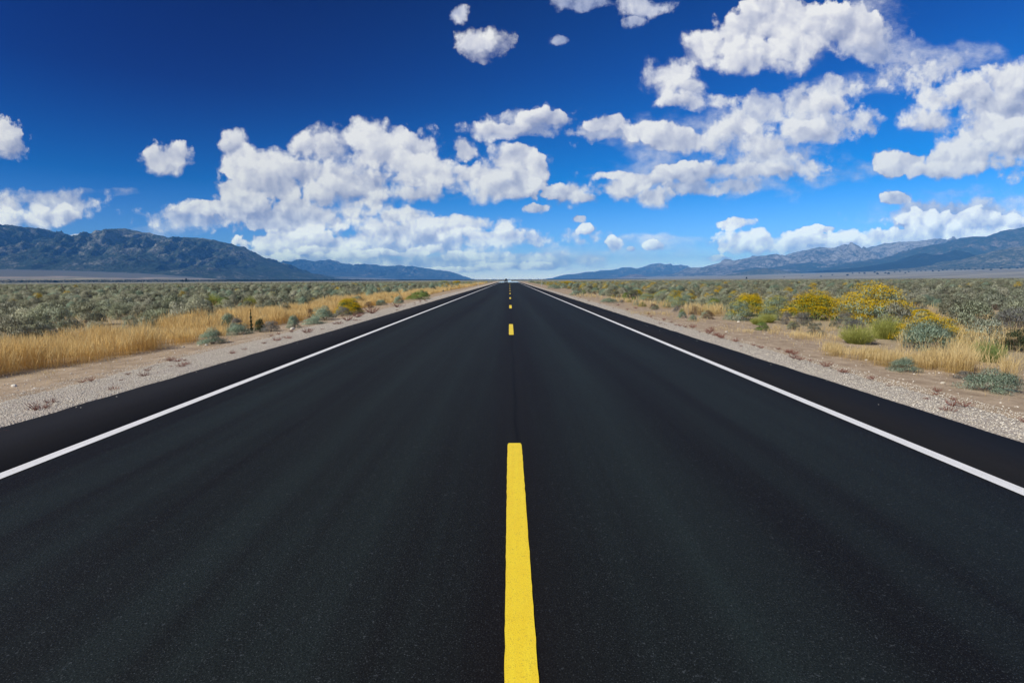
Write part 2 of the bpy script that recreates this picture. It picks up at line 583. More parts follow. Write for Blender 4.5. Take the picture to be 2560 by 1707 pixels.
def mat_paint(name, c1, c2):
    m, b, p, out = new_mat(name)
    P = pos(b)
    n = b.noise(P, 9.0, 5, 0.65)
    g = b.noise(P, 190.0, 2, 0.6)
    st = b.noise(b.v('MULTIPLY', P, (1.0, 0.06, 1.0)), 30.0, 3, 0.6)
    col = b.mix(b.rng(b.m('MULTIPLY_ADD', st, 0.6, b.m('MULTIPLY', n, 0.5)), 0.35, 0.75), c1, c2)
    pit = b.m('MAXIMUM', b.m('MULTIPLY', b.rng(g, 0.58, 0.72), 0.45), b.m('MULTIPLY', b.rng(b.noise(P, 60.0, 3, 0.7), 0.60, 0.72), 0.35))
    col = b.mix(pit, col, (0.05, 0.05, 0.045))
    b.put(p.inputs['Base Color'], col)
    p.inputs['Roughness'].default_value = 0.6
    bump(b, p, g, 0.5, 0.003)
    # a ragged edge where the paint meets the coarse asphalt
    return m


def mat_ground():
    m, b, p, out = new_mat('ground')
    P = pos(b)
    x, y, z = b.sep(P)
    ax = b.m('ABSOLUTE', x)
    edge = b.noise(P, 0.7, 5, 0.6)
    axn = b.m('MULTIPLY_ADD', b.m('SUBTRACT', edge, 0.5), 1.6, ax)
    n1 = b.noise(P, 3.0, 7, 0.65)
    n2 = b.noise(P, 26.0, 4, 0.6)
    n3 = b.noise(P, 0.25, 4, 0.6)
    st = b.voro(P, 24.0, detail=1.0)
    dirt = b.mix(b.rng(n1, 0.3, 0.7), (0.27, 0.195, 0.125), (0.58, 0.45, 0.31))
    dirt = b.mix(b.rng(n2, 0.35, 0.75, 0.0, 0.5), dirt, (0.20, 0.155, 0.115))
    peb = b.rng(st, 0.05, 0.16, 1.0, 0.0)
    dirt = b.mix(b.m('MULTIPLY', peb, b.rng(n1, 0.45, 0.6)), dirt, (0.62, 0.56, 0.50))
    litter = b.mix(b.rng(n2, 0.3, 0.7), (0.24, 0.19, 0.13), (0.52, 0.42, 0.26))
    near = b.mix(b.rng(axn, 8.0, 10.0), dirt, litter)
    # the flats farther off: grey green sage, pale grass, tan
    PS = b.v('MULTIPLY', P, (0.25, 1.0, 1.0))
    f1 = b.noise(PS, 0.006, 5, 0.6)
    f2 = b.noise(P, 0.05, 4, 0.7)
    f3 = b.noise(PS, 0.0016, 3, 0.5)
    flat = b.mix(b.rng(f1, 0.40, 0.62), (0.17, 0.175, 0.14), (0.33, 0.31, 0.24))
    flat = b.mix(b.rng(f2, 0.45, 0.75, 0.0, 0.6), flat, (0.12, 0.13, 0.10))
    # pale grass belts on the lower fan of the left side
    xl = b.m('MULTIPLY', x, -1.0)
    xw = b.m('MULTIPLY_ADD', b.m('SUBTRACT', f3, 0.5), 500.0, xl)
    fan = b.ramp(b.rng(xw, 3200.0, 7200.0), [
        (0.0, (0.30, 0.28, 0.18)), (0.015, (0.50, 0.42, 0.24)), (0.045, (0.26, 0.26, 0.17)), (0.065, (0.46, 0.38, 0.25)), (0.085, (0.20, 0.205, 0.17)),
        (0.11, (0.40, 0.32, 0.26)), (0.135, (0.15, 0.155, 0.15)), (0.6, (0.125, 0.13, 0.135)), (1.0, (0.12, 0.125, 0.12))])
    flat = b.mix(b.rng(xw, 3100.0, 3300.0), flat, fan)
    rt = b.mix(b.rng(b.noise(PS, 0.004, 5, 0.65), 0.4, 0.62), (0.20, 0.185, 0.15), (0.33, 0.30, 0.235))
    flat = b.mix(b.rng(x, 1500.0, 2500.0), flat, rt)
    col = b.mix(b.rng(y, 250.0, 700.0), near, flat)
    b.put(p.inputs['Base Color'], col)
    p.inputs['Roughness'].default_value = 0.95
    p.inputs['Specular IOR Level'].default_value = 0.1
    h = b.m('MULTIPLY_ADD', n2, 0.5, b.m('MULTIPLY', b.rng(st, 0.0, 0.3, 1.0, 0.0), 0.6))
    bump(b, p, h, 0.8, 0.03)
    return m


def mat_gravel():
    m, b, p, out = new_mat('gravel')
    P = pos(b)
    w = b.v('ADD', P, b.v('SCALE', b.comb(b.noise(P, 9.0, 2), b.noise(b.v('ADD', P, (5, 5, 5)), 9.0, 2), 0.0), 0.03))
    v1 = b.voro(w, 52.0, detail=0)
    cc = b.node('ShaderNodeTexVoronoi')
    b.put(cc.inputs['Vector'], w)
    cc.inputs['Scale'].default_value = 52.0
    r = b.sep(cc.outputs['Color'])[0]
    big = b.noise(P, 1.1, 5, 0.6)
    n = b.noise(P, 60.0, 3, 0.6)
    col = b.mix(r, (0.54, 0.475, 0.365), (0.88, 0.82, 0.67))
    col = b.mix(b.rng(v1, 0.38, 0.62), col, (0.36, 0.30, 0.235))
    col = b.mix(b.rng(big, 0.42, 0.72, 0.0, 0.65), col, (0.47, 0.40, 0.335))
    col = b.mix(b.rng(n, 0.55, 0.8, 0.0, 0.35), col, (0.30, 0.25, 0.21))
    b.put(p.inputs['Base Color'], col)
    p.inputs['Roughness'].default_value = 0.9
    p.inputs['Specular IOR Level'].default_value = 0.2
    bump(b, p, b.m('MULTIPLY_ADD', v1, -1.0, b.m('MULTIPLY', n, 0.3)), 0.9, 0.02)
    return m


# ------------------------------------------------------------------ ground sheet
def axis_lines(segs):
    out = [segs[0][0]]
    for (a, c, n, power) in segs:
        t = (np.arange(1, n + 1) / n) ** power
        out += list(a + (c - a) * t)
    return np.array(out)


def build_ground():
    xr = axis_lines([(0, 5, 4, 1), (5, 30, 50, 1), (30, 300, 40, 1.4), (300, 2400, 20, 1.2), (2400, 9000, 60, 1), (9000, 33000, 14, 1.4)])
    xs = np.concatenate([-xr[:0:-1], xr])
    ys = axis_lines([(-60, 0, 20, 1), (0, 60, 120, 1), (60, 400, 80, 1.3), (400, 2600, 50, 1.2), (2600, 20000, 90, 1), (20000, 30000, 12, 1)])
    X, Y = np.meshgrid(xs, ys)
    Z = ground_z(X, Y)
    me = make_mesh('ground', np.stack([X.ravel(), Y.ravel(), Z.ravel()], 1), grid_faces(len(xs), len(ys)), 4, mat_ground(), smooth=True)
    tag(link('ground', me), kind='structure')


XLo, XLi, XRi, XRo = -5.08, -3.80, 3.43, 4.47     # outer edges of the asphalt, edge lines
XC = 0.034


def strip(name, xa, xb, ya, yb, lift, mat, jit_a=0.0, jit_b=0.0, skirt=None, nx=2, far=None):
    ys = axis_lines([(ya, 60, max(2, int((60 - ya) * 5)), 1), (60, 320, 120, 1), (320, yb, 80, 1)]) if yb > 330 else np.linspace(ya, yb, 40)
    n = len(ys)
    r = np.random.default_rng(int(abs(xa * 100)) + 3)

    def sm(a):
        q = r.normal(0, 1, n)
        return np.convolve(q, [0.25, 0.5, 0.25], 'same') * a
    cols = []
    A = xa + sm(jit_a)
    B = xb + sm(jit_b)
    gz = ground_z(np.zeros(n), ys)
    rows = []
    if skirt is not None:
        rows.append((A - 0.05, gz + skirt))
    for k in range(nx):
        t = k / (nx - 1)
        rows.append((A * (1 - t) + B * t, gz + lift))
    if skirt is not None:
        rows.append((B + 0.05, gz + skirt))
    V = np.stack([np.stack([rx, ys, rz], 1) for rx, rz in rows], 1).reshape(-1, 3)
    me = make_mesh(name, V, grid_faces(len(rows), n), 4, mat)
    return tag(link(name, me), kind='structure')


ASPH = mat_asphalt()
SHO = mat_asphalt(True)
WHITE = mat_paint('white_paint', (0.74, 0.73, 0.69), (0.90, 0.885, 0.85))
YELLOW = mat_paint('yellow_paint', (0.90, 0.62, 0.02), (0.98, 0.74, 0.03))
GRAV = mat_gravel()


def build_road():
    strip('road', XLi - 0.06, XRi + 0.06, -12, 2600, 0.050, ASPH)
    strip('road_shoulder', XLo, XLi - 0.06, -12, 2600, 0.046, SHO, jit_a=0.016, skirt=-0.03)
    strip('road_shoulder', XRi + 0.06, XRo, -12, 2600, 0.046, SHO, jit_b=0.016, skirt=-0.03)
    strip('edge_line', XLi - 0.066, XLi + 0.052, -12, 2600, 0.0545, WHITE, jit_a=0.0015, jit_b=0.0015)
    strip('edge_line', XRi - 0.052, XRi + 0.064, -12, 2600, 0.0545, WHITE, jit_a=0.0015, jit_b=0.0015)
    # broken yellow centre line: bars 3.2 m long every 12.25 m
    y0 = 1.28
    k = 0
    r = np.random.default_rng(5)
    while y0 < 290:
        ys = np.concatenate([[y0, y0 + 0.02], np.linspace(y0 + 0.05, y0 + 3.15, 60), [y0 + 3.19, y0 + 3.22]])
        w = np.full(len(ys), 0.062)
        w[0] = w[-1] = 0.050
        w[1] = w[-2] = 0.058
        a = XC - w + r.normal(0, 0.0010, len(ys))
        c = XC + w + r.normal(0, 0.0010, len(ys))
        z = np.full(len(ys), 0.0555)
        V = np.stack([np.stack([a, ys, z], 1), np.stack([c, ys, z], 1)], 1).reshape(-1, 3)
        me = make_mesh('centre_line_dash', V, grid_faces(2, len(ys)), 4, YELLOW)
        tag(link('centre_line_dash', me), kind='structure')
        y0 += 12.25
        k += 1
    # gravel banks
    for s, xo, wd in ((-1, XLo, 1.75), (1, XRo, 1.05)):
        ys = axis_lines([(-12, 40, 520, 1), (40, 120, 200, 1), (120, 420, 90, 1)])
        n = len(ys)
        nx = 16
        t = np.linspace(0, 1, nx)
        Tg, Yg = np.meshgrid(t, ys)
        wv = wd * (1 + 0.25 * fbm(ys / 3.0, ys * 0 + s * 9, 4, 31))
        Xg = xo + s * (-0.04 + Tg * wv[:, None])
        h = 0.034 * (1 - Tg) - 0.03 * Tg ** 3 + 0.012
        h = h + 0.012 * fbm(Xg * 6, Yg * 6, 3, 41)
        h[:, 0] = 0.03
        Z = ground_z(Xg, Yg) + h
        Z[:, -1] -= 0.03
        f = grid_faces(nx, n)
        if s < 0:
            f = f[:, ::-1]
        me = make_mesh('gravel_verge', np.stack([Xg.ravel(), Yg.ravel(), Z.ravel()], 1), f, 4, GRAV, smooth=True)
        tag(link('gravel_verge', me), kind='structure')


build_ground()
build_road()


# ------------------------------------------------------------------ mountains
def mat_hill(name, veg, rock, pale, scale, rockiness):
    m, b, p, out = new_mat(name)
    P = pos(b)
    g = b.node('ShaderNodeNewGeometry')
    nz = b.sep(g.outputs['Normal'])[2]
    n1 = b.noise(P, scale, 6, 0.6)
    n2 = b.noise(P, scale * 6, 6, 0.7)
    n3 = b.noise(b.v('MULTIPLY', P, (1, 1, 2.0)), scale * 30, 4, 0.75)
    k = b.m('MULTIPLY_ADD', b.m('SUBTRACT', n2, 0.5), 1.5, b.m('MULTIPLY', n1, 0.8))
    k = b.m('MULTIPLY_ADD', b.m('SUBTRACT', n3, 0.5), 1.3, k)
    k = b.m('MULTIPLY_ADD', b.m('SUBTRACT', 0.9, nz), 0.35, k)
    at = b.node('ShaderNodeAttribute', attribute_name='h')
    k = b.m('MULTIPLY_ADD', at.outputs['Fac'], 0.14, k)
    col = b.mix(b.rng(k, 0.42 - rockiness, 0.64 - rockiness), veg, rock)
    col = b.mix(b.rng(k, 0.62 - rockiness, 0.80 - rockiness), col, pale)
    b.put(p.inputs['Base Color'], col)
    p.inputs['Roughness'].default_value = 0.95
    p.inputs['Specular IOR Level'].default_value = 0.1
    bump(b, p, b.m('MULTIPLY_ADD', n2, 1.0, b.m('MULTIPLY', n3, 0.35)), 1.0, 0.10 / scale)
    return m


def hill_range(name, sky, Yr, wf, wb, mat, seed, nx=420, ny=120, lam=None, amp=0.30, lean=1.15, base_drop=6.0):
    """a mountain range whose crest, at distance Yr, follows the traced skyline"""
    px = np.array([q[0] for q in sky], float)
    py = np.array([q[1] for q in sky], float)
    U = []
    W = []
    for a, c in zip(px, py):
        u, v = pix_uv(a, c)
        U.append(u * Yr)
        W.append(v * Yr + EYE)
    U = np.array(U)
    W = np.array(W)
    lam = lam or (U[-1] - U[0]) / 14.0
    xs = np.linspace(U[0], U[-1], nx)
    ts = np.concatenate([-np.linspace(1, 0, int(ny * 0.72)) ** 1.15, np.linspace(0, 1, int(ny * 0.28) + 1)[1:]])
    X, T = np.meshgrid(xs, ts)
    at = np.abs(T)
    wig = lam * 0.35 * fbm(X / lam / 1.7, T * 2.0 + 3, 3, seed + 5)
    Y = Yr + np.where(T < 0, T * wf, T * wb) + wig * 0.5 * np.minimum(at * 4, 1)
    gz = ground_z(X, Y)
    sx = X + lam * 0.55 * fbm(X / lam, T * 1.6, 3, seed + 9) * at * 2
    P = np.interp(sx, U, W)
    P = P * np.minimum(at * 6, 1) + np.interp(X, U, W) * (1 - np.minimum(at * 6, 1))
    P = P + 0.030 * (W.max()) * fbm(X / lam * 5, T * 5, 5, seed + 3, gain=0.65)
    s = (1 - at) ** lean
    spur = fbm(X / lam + T * 0.6 * math.copysign(1, seed % 2 - 0.5), T * 1.1 + seed, 6, seed, gain=0.52, ridged=True)
    fine = fbm(X / lam * 5, T * 7 + seed, 5, seed + 51, gain=0.6, ridged=True)
    gul = fbm(X / lam * 3.2 + 0.5 * fbm(X / lam * 2, T * 3, 3, seed + 70), T * 1.3 + seed, 4, seed + 77, gain=0.55, ridged=True)
    env = np.minimum(at * 2.6, 1) * (1 - at) ** 0.7
    hgt = np.maximum(P - gz, 0)
    Z = gz - base_drop + (hgt + base_drop) * s + hgt * env * (amp * 1.7 * (spur - 0.42) + amp * 0.75 * (gul - 0.42) + amp * 0.5 * (fine - 0.35))
    # the two ends sink into the plain
    V = np.stack([X.ravel(), Y.ravel(), Z.ravel()], 1)
    hh = np.clip((Z - gz) / max(W.max(), 1), 0, 1)
    me = make_mesh(name, V, grid_faces(nx, len(ts)), 4, mat, {'h': hh.ravel()}, smooth=True)
    return tag(link(name, me), kind='structure')


M_LEFT = mat_hill('left_range', (0.040, 0.068, 0.050), (0.13, 0.14, 0.115), (0.40, 0.38, 0.33), 0.0012, 0.04)
M_FAR = mat_hill('far_range', (0.055, 0.075, 0.10), (0.13, 0.13, 0.14), (0.42, 0.34, 0.29), 0.0005, 0.03)
M_PALE = mat_hill('rocky_range', (0.07, 0.08, 0.075), (0.26, 0.23, 0.21), (0.48, 0.43, 0.40), 0.0007, 0.14)
M_GREEN = mat_hill('juniper_slopes', (0.035, 0.055, 0.038), (0.12, 0.11, 0.085), (0.25, 0.20, 0.16), 0.0016, 0.0)
M_DARK = mat_hill('cloud_shaded_hill', (0.018, 0.028, 0.024), (0.03, 0.038, 0.032), (0.06, 0.06, 0.05), 0.0016, -0.12)  # cloud shadow over the slope, put into the colour as darker tones
M_TAN = mat_hill('tan_mound', (0.16, 0.12, 0.10), (0.30, 0.22, 0.18), (0.42, 0.33, 0.28), 0.0014, 0.05)
M_FOOT = mat_hill('speckled_foothill', (0.045, 0.065, 0.040), (0.20, 0.18, 0.13), (0.36, 0.32, 0.26), 0.003, 0.08)

hill_range('hills', [(-700, 560), (-500, 590), (-330, 570), (-200, 548), (-80, 558), (0, 567), (25, 573), (60, 571), (75, 569.5), (110, 573),
                     (140, 581), (165, 594), (185, 603), (215, 600), (250, 595), (275, 586), (300, 579), (320, 574), (335, 577),
                     (355, 582), (372, 581), (385, 586), (410, 591), (430, 598), (448, 602), (465, 598), (484, 594), (510, 596),
                     (533, 600), (560, 607), (580, 616), (591, 615), (605, 622), (640, 639), (670, 655), (700, 668), (740, 681), (790, 690), (840, 702)],
           9000, 2600, 2500, M_LEFT, 4, nx=700, ny=190, lam=900, amp=0.50)
hill_range('hills', [(560, 680), (640, 655), (665, 652), (690, 660), (720, 668), (740, 675), (775, 684), (820, 696)],
           11500, 1300, 1800, M_LEFT, 7, nx=200, ny=80, lam=600, amp=0.3)
hill_range('hills', [(560, 690), (640, 678), (700, 666), (725, 662), (744, 656), (776, 652), (792, 654), (808, 652), (826, 649), (838, 654), (874, 663),
                     (897, 668), (925, 661.5), (941, 661.5), (953, 665), (985, 665), (998, 661.5), (1015, 666.5), (1033, 666),
                     (1058, 670), (1090, 674.5), (1127, 679), (1148, 686), (1168, 695), (1185, 702)],
           22000, 5000, 4000, M_FAR, 12, nx=560, ny=130, lam=1300, amp=0.50)
hill_range('hills', [(1360, 702), (1377, 696), (1410, 687), (1436, 685), (1470, 679.6), (1489, 680), (1502, 676), (1531, 675), (1557, 669), (1573, 668),
                     (1589, 672), (1605, 668.5), (1626, 660.6), (1647, 657.5), (1665, 663), (1689, 668.5), (1710, 676), (1731, 684), (1780, 692), (1820, 700)],
           21000, 4500, 4000, M_FAR, 21, nx=420, ny=120, lam=1300, amp=0.50)
hill_range('hills', [(1530, 700), (1557, 692), (1575, 687), (1590, 685), (1605, 687), (1623, 692), (1650, 699)],
           14500, 600, 600, M_TAN, 25, nx=90, ny=40, lam=400, amp=0.12)
hill_range('hills', [(1640, 702), (1676, 688), (1710, 679), (1731, 669), (1755, 669), (1768, 668), (1797, 658.5), (1808, 661), (1827, 662), (1839, 651),
                     (1874, 643.5), (1908, 639), (1936, 645), (1979, 641), (2012, 627), (2049, 617.5), (2068, 624), (2102, 624),
                     (2125, 625), (2164, 622), (2183, 615.6), (2197, 616), (2220, 608), (2251, 605), (2282, 604), (2321, 601.5),
                     (2355, 602.7), (2390, 607), (2440, 612), (2560, 622), (2800, 640)],
           14000, 4200, 3000, M_PALE, 32, nx=660, ny=160, lam=1100, amp=0.55)
hill_range('hills', [(1730, 699), (1800, 684), (1850, 676), (1890, 668), (1920, 672), (1960, 664), (1990, 660), (2030, 655), (2070, 662), (2120, 657),
                     (2150, 652), (2190, 660), (2240, 650), (2300, 640), (2400, 640), (2560, 650)],
           11500, 1800, 1800, M_GREEN, 35, nx=420, ny=90, lam=700, amp=0.34)
hill_range('hills', [(2060, 676), (2140, 660), (2200, 650), (2265, 636), (2290, 625), (2326, 613), (2377, 609), (2400, 602), (2425, 592), (2447, 591.4), (2470, 593),
                     (2498, 584), (2526, 574), (2543, 574.6), (2560, 571), (2640, 550), (2760, 530), (2900, 545), (3100, 560), (3300, 600)],
           9500, 2300, 2500, M_GREEN, 41, nx=480, ny=130, lam=900, amp=0.42)
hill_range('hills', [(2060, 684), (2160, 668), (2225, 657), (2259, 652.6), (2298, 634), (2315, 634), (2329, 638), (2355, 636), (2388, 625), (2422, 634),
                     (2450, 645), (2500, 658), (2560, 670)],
           7700, 900, 1200, M_DARK, 44, nx=260, ny=80, lam=500, amp=0.22)  # separate hill added in the outline of the cloud-shadowed slope
hill_range('hills', [(2180, 684), (2293, 669), (2349, 664), (2405, 654), (2447, 641), (2489, 627), (2531, 619), (2560, 615), (2650, 600), (2800, 590), (3000, 610), (3200, 640)],
           6600, 900, 1200, M_FOOT, 47, nx=340, ny=90, lam=450, amp=0.26)
hill_range('hills', [(1800, 690), (1860, 681), (1890, 673), (1915, 671), (1940, 674), (1985, 682), (2040, 690)],
           9000, 500, 700, M_FOOT, 52, nx=140, ny=50, lam=300, amp=0.25)


# ------------------------------------------------------------------ plants: materials
def mat_leaf(name, c1, c2, vary=0.35, trans=0.25, hue=0.0):
    m = bpy.data.materials.new(name)
    m.use_nodes = True
    m.node_tree.nodes.clear()
    b = NT(m.node_tree)
    out = b.node('ShaderNodeOutputMaterial')
    at = b.node('ShaderNodeAttribute', attribute_name='v')
    oi = b.node('ShaderNodeObjectInfo')
    P = pos(b)
    pn = b.noise(P, 0.35, 3, 0.6)
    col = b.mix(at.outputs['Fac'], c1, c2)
    k = b.m('MULTIPLY_ADD', b.m('SUBTRACT', oi.outputs['Random'], 0.5), vary, b.m('MULTIPLY_ADD', b.m('SUBTRACT', pn, 0.5), vary * 1.6, 1.0))
    hs = b.node('ShaderNodeHueSaturation')
    b.put(hs.inputs['Color'], col)
    b.put(hs.inputs['Value'], k)
    hr = b.m('FRACT', b.m('MULTIPLY', oi.outputs['Random'], 7.31))
    b.put(hs.inputs['Hue'], b.m('MULTIPLY_ADD', b.m('SUBTRACT', hr, 0.5), hue, 0.5 - hue * 0.1))
    b.put(hs.inputs['Saturation'], b.m('MULTIPLY_ADD', b.m('FRACT', b.m('MULTIPLY', oi.outputs['Random'], 3.7)), hue * 5.0, 1.0 - hue * 2.5))
    df = b.node('ShaderNodeBsdfDiffuse')
    tr = b.node('ShaderNodeBsdfTranslucent')
    b.l.new(hs.outputs[0], df.inputs[0])
    b.l.new(hs.outputs[0], tr.inputs[0])
    mx = b.node('ShaderNodeMixShader')
    mx.inputs[0].default_value = trans
    b.l.new(df.outputs[0], mx.inputs[1])
    b.l.new(tr.outputs[0], mx.inputs[2])
    b.l.new(mx.outputs[0], out.inputs[0])
    return m


L_SAGE = mat_leaf('sage_leaf', (0.19, 0.21, 0.135), (0.61, 0.63, 0.455), 0.75, 0.15, 0.06)
L_TEAL = mat_leaf('pale_teal_leaf', (0.20, 0.30, 0.21), (0.58, 0.70, 0.52), 0.15)
L_GREEN = mat_leaf('green_leaf', (0.13, 0.20, 0.05), (0.40, 0.52, 0.17), 0.15)
L_OLIVE = mat_leaf('olive_leaf', (0.22, 0.24, 0.05), (0.62, 0.62, 0.18), 0.15)
L_DARK = mat_leaf('dark_leaf', (0.035, 0.06, 0.03), (0.13, 0.17, 0.09), 0.2)
L_GREY = mat_leaf('grey_leaf', (0.17, 0.17, 0.155), (0.42, 0.42, 0.39), 0.15)
L_BROWN = mat_leaf('brown_leaf', (0.16, 0.10, 0.06), (0.42, 0.30, 0.19), 0.2)
L_RED = mat_leaf('red_stem', (0.16, 0.055, 0.04), (0.42, 0.19, 0.14), 0.3, 0.1)
L_FLOWER = mat_leaf('yellow_flower', (0.52, 0.32, 0.010), (0.97, 0.68, 0.015), 0.10, 0.2)
L_FLOWER2 = mat_leaf('greenish_yellow_flower', (0.42, 0.36, 0.03), (0.80, 0.62, 0.06), 0.10, 0.2)
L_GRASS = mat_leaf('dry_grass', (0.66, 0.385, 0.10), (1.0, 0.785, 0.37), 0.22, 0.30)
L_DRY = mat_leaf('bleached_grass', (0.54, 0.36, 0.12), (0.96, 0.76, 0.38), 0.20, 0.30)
L_TREE = mat_leaf('juniper_leaf', (0.012, 0.025, 0.016), (0.04, 0.065, 0.035), 0.2)
L_WOOD = mat_leaf('twig_bark', (0.13, 0.10, 0.075), (0.36, 0.30, 0.24), 0.2, 0.0)


# ------------------------------------------------------------------ plants: meshes
def leaf_tris(c, d, ln, w, r):
    """narrow leaves: base c, direction d, length ln, width w"""
    n = len(c)
    rnd = r.normal(size=(n, 3))
    s = np.cross(d, rnd)
    s /= np.linalg.norm(s, axis=1, keepdims=True) + 1e-9
    s = s * (w[:, None] * 0.5)
    V = np.stack([c - s, c + s, c + d * ln[:, None]], 1).reshape(-1, 3)
    return V, np.arange(3 * n).reshape(-1, 3)


def unit(a):
    return a / (np.linalg.norm(a, axis=1, keepdims=True) + 1e-9)


def twig_prisms(segs, r0, r1):
    """three sided stems; segs: list of polylines (k,3)"""
    V = []
    Fc = []
    base = 0
    for pl in segs:
        pl = np.asarray(pl)
        k = len(pl)
        for i, q in enumerate(pl):
            rad = r0 + (r1 - r0) * i / (k - 1)
            for a in range(3):
                an = a * 2.094
                V.append(q + rad * np.array([math.cos(an), math.sin(an), 0.15 * math.sin(an)]))
        for i in range(k - 1):
            for a in range(3):
                c = (a + 1) % 3
                Fc.append((base + i * 3 + a, base + i * 3 + c, base + i * 3 + 3 + c, base + i * 3 + 3 + a))
        base += 3 * k
    return np.array(V), np.array(Fc)


def lobed(r, K, rx, rz, flat=1.0):
    """lobe centres and radii of an uneven dome (radius rx, height rz)"""
    C = []
    for i in range(K):
        a = i * 2.4 + r.uniform(-0.4, 0.4)
        q = math.sqrt((i + 0.5) / K) * r.uniform(0.8, 1.05)
        rad = r.uniform(0.26, 0.40) * rx
        zz = rz * (1 - q ** 2.2) * r.uniform(0.75, 1.1) * flat - rad * 0.75
        C.append((math.cos(a) * q * (rx - rad * 0.8), math.sin(a) * q * (rx - rad * 0.8), max(zz, rad * 0.12), rad))
    return np.array(C)


def shrub_meshes(name, seed, n, rx, rz, ln, w, up=0.8, spread=0.5, K=16, leafmat=None, woodmat=None, tall=1.0,
                 flowers=0, fl_mat=None, fl_size=0.022, fl_low=0.25, twigs=26):
    r = np.random.default_rng(seed)
    L = lobed(r, K, rx, rz)
    li = r.integers(0, K, n)
    C = L[li]
    d = unit(r.normal(size=(n, 3)))
    d[:, 2] = np.abs(d[:, 2]) * 1.0 - 0.15
    d = unit(d)
    u = r.random(n) ** 0.33
    P = C[:, :3] + d * (C[:, 3] * u)[:, None] * np.array([1, 1, tall])
    P[:, 2] = np.maximum(P[:, 2], 0.0 + 0.02 * r.random(n))
    out = unit(P - np.array([0, 0, -0.25 * rz]))
    dr = unit(out * 0.6 + np.array([0, 0, up]) + r.normal(size=(n, 3)) * spread)
    lens = ln * r.uniform(0.6, 1.4, n)
    V, Fc = leaf_tris(P, dr, lens, w * r.uniform(0.7, 1.3, n), r)
    lv = (r.random(n) * 0.6 + r.random(K)[li] * 0.4)
    me = make_mesh(name + '_foliage', V, Fc, 3, leafmat, {'v': np.repeat(lv, 3)})
    nn = unit(unit(P - C[:, :3] * np.array([1, 1, 0.8])) * 0.9 + unit(P + np.array([0, 0, 0.1])) * 0.5 + r.normal(size=(n, 3)) * 0.32)
    round_normals(me, np.repeat(nn, 3, axis=0))
    segs = []
    for q in range(twigs):
        c = L[r.integers(0, K)]
        tip = c[:3] + unit(r.normal(size=(1, 3)))[0] * c[3] * 0.7
        tip[2] = abs(tip[2])
        mid = tip * np.array([0.55, 0.55, 0.35]) + r.normal(size=3) * 0.02
        segs.append([np.array([r.normal() * 0.02, r.normal() * 0.02, -0.03]), mid, tip])
    SV, SF = twig_prisms(segs, 0.011 * rx / 0.5, 0.003)
    sme = make_mesh(name + '_stems', SV, SF, 4, woodmat, {'v': np.repeat(r.random(len(segs)), 9)})
    fme = None
    if flowers:
        fi = r.integers(0, K, flowers)
        C = L[fi]
        top = r.random(flowers)
        d = unit(np.stack([r.normal(size=flowers), r.normal(size=flowers), fl_low + np.abs(r.normal(size=flowers)) * 0.9], 1))
        # flower heads gather in flat umbels
        umb = 9
        nu = flowers // umb
        ci = r.integers(0, K, nu)
        du = unit(np.stack([r.normal(size=nu), r.normal(size=nu), fl_low + np.abs(r.normal(size=nu)) * 0.9], 1))
        cen = L[ci][:, :3] + du * (L[ci][:, 3] * r.uniform(0.95, 1.10, nu))[:, None] * np.array([1, 1, tall])
        cen[:, 2] += ln * 0.4
        Pf = np.repeat(cen, umb, 0) + r.normal(size=(nu * umb, 3)) * np.array([0.036, 0.036, 0.012]) * (rx / 0.5)
        dd = unit(np.stack([r.normal(size=nu * umb), r.normal(size=nu * umb), np.abs(r.normal(size=nu * umb)) * 0.6 + 0.1], 1))
        FV, FF = leaf_tris(Pf, dd, np.full(nu * umb, fl_size) * r.uniform(0.7, 1.3, nu * umb), np.full(nu * umb, fl_size * 0.9), r)
        fme = make_mesh(name + '_flowers', FV, FF, 3, fl_mat, {'v': np.repeat(r.random(nu * umb), 3)})
    return me, sme, fme


def broom_mesh(name, seed, n, rx, rz, w, mat, splay=0.35, sprig=3):
    """upright, wand-like stems fanning from one base"""
    r = np.random.default_rng(seed)
    a = r.random(n) * 2 * math.pi
    q = np.sqrt(r.random(n))
    bx = np.stack([np.cos(a) * q * rx * 0.45, np.sin(a) * q * rx * 0.45, np.zeros(n)], 1)
    tip = np.stack([np.cos(a) * q * rx, np.sin(a) * q * rx, rz * (1 - 0.30 * q ** 2) * r.uniform(0.45, 1.12, n)], 1) + r.normal(size=(n, 3)) * 0.03
    V, Fc = leaf_tris(bx, unit(tip - bx), np.linalg.norm(tip - bx, axis=1), np.full(n, w * 0.8), r)
    t = r.uniform(0.35, 1.0, n * sprig)
    idx = np.repeat(np.arange(n), sprig)
    P = bx[idx] + (tip - bx)[idx] * t[:, None]
    dr = unit(unit(tip - bx)[idx] + r.normal(size=(n * sprig, 3)) * splay)
    V2, F2 = leaf_tris(P, dr, r.uniform(0.04, 0.09, n * sprig), np.full(n * sprig, w), r)
    v = np.concatenate([np.repeat(r.random(n) * 0.5, 3), np.repeat(r.random(n * sprig), 3)])
    return make_mesh(name, np.concatenate([V, V2]), np.concatenate([Fc, F2 + len(V)]), 3, mat, {'v': v})


PROTO = {}
PSIZE = {}


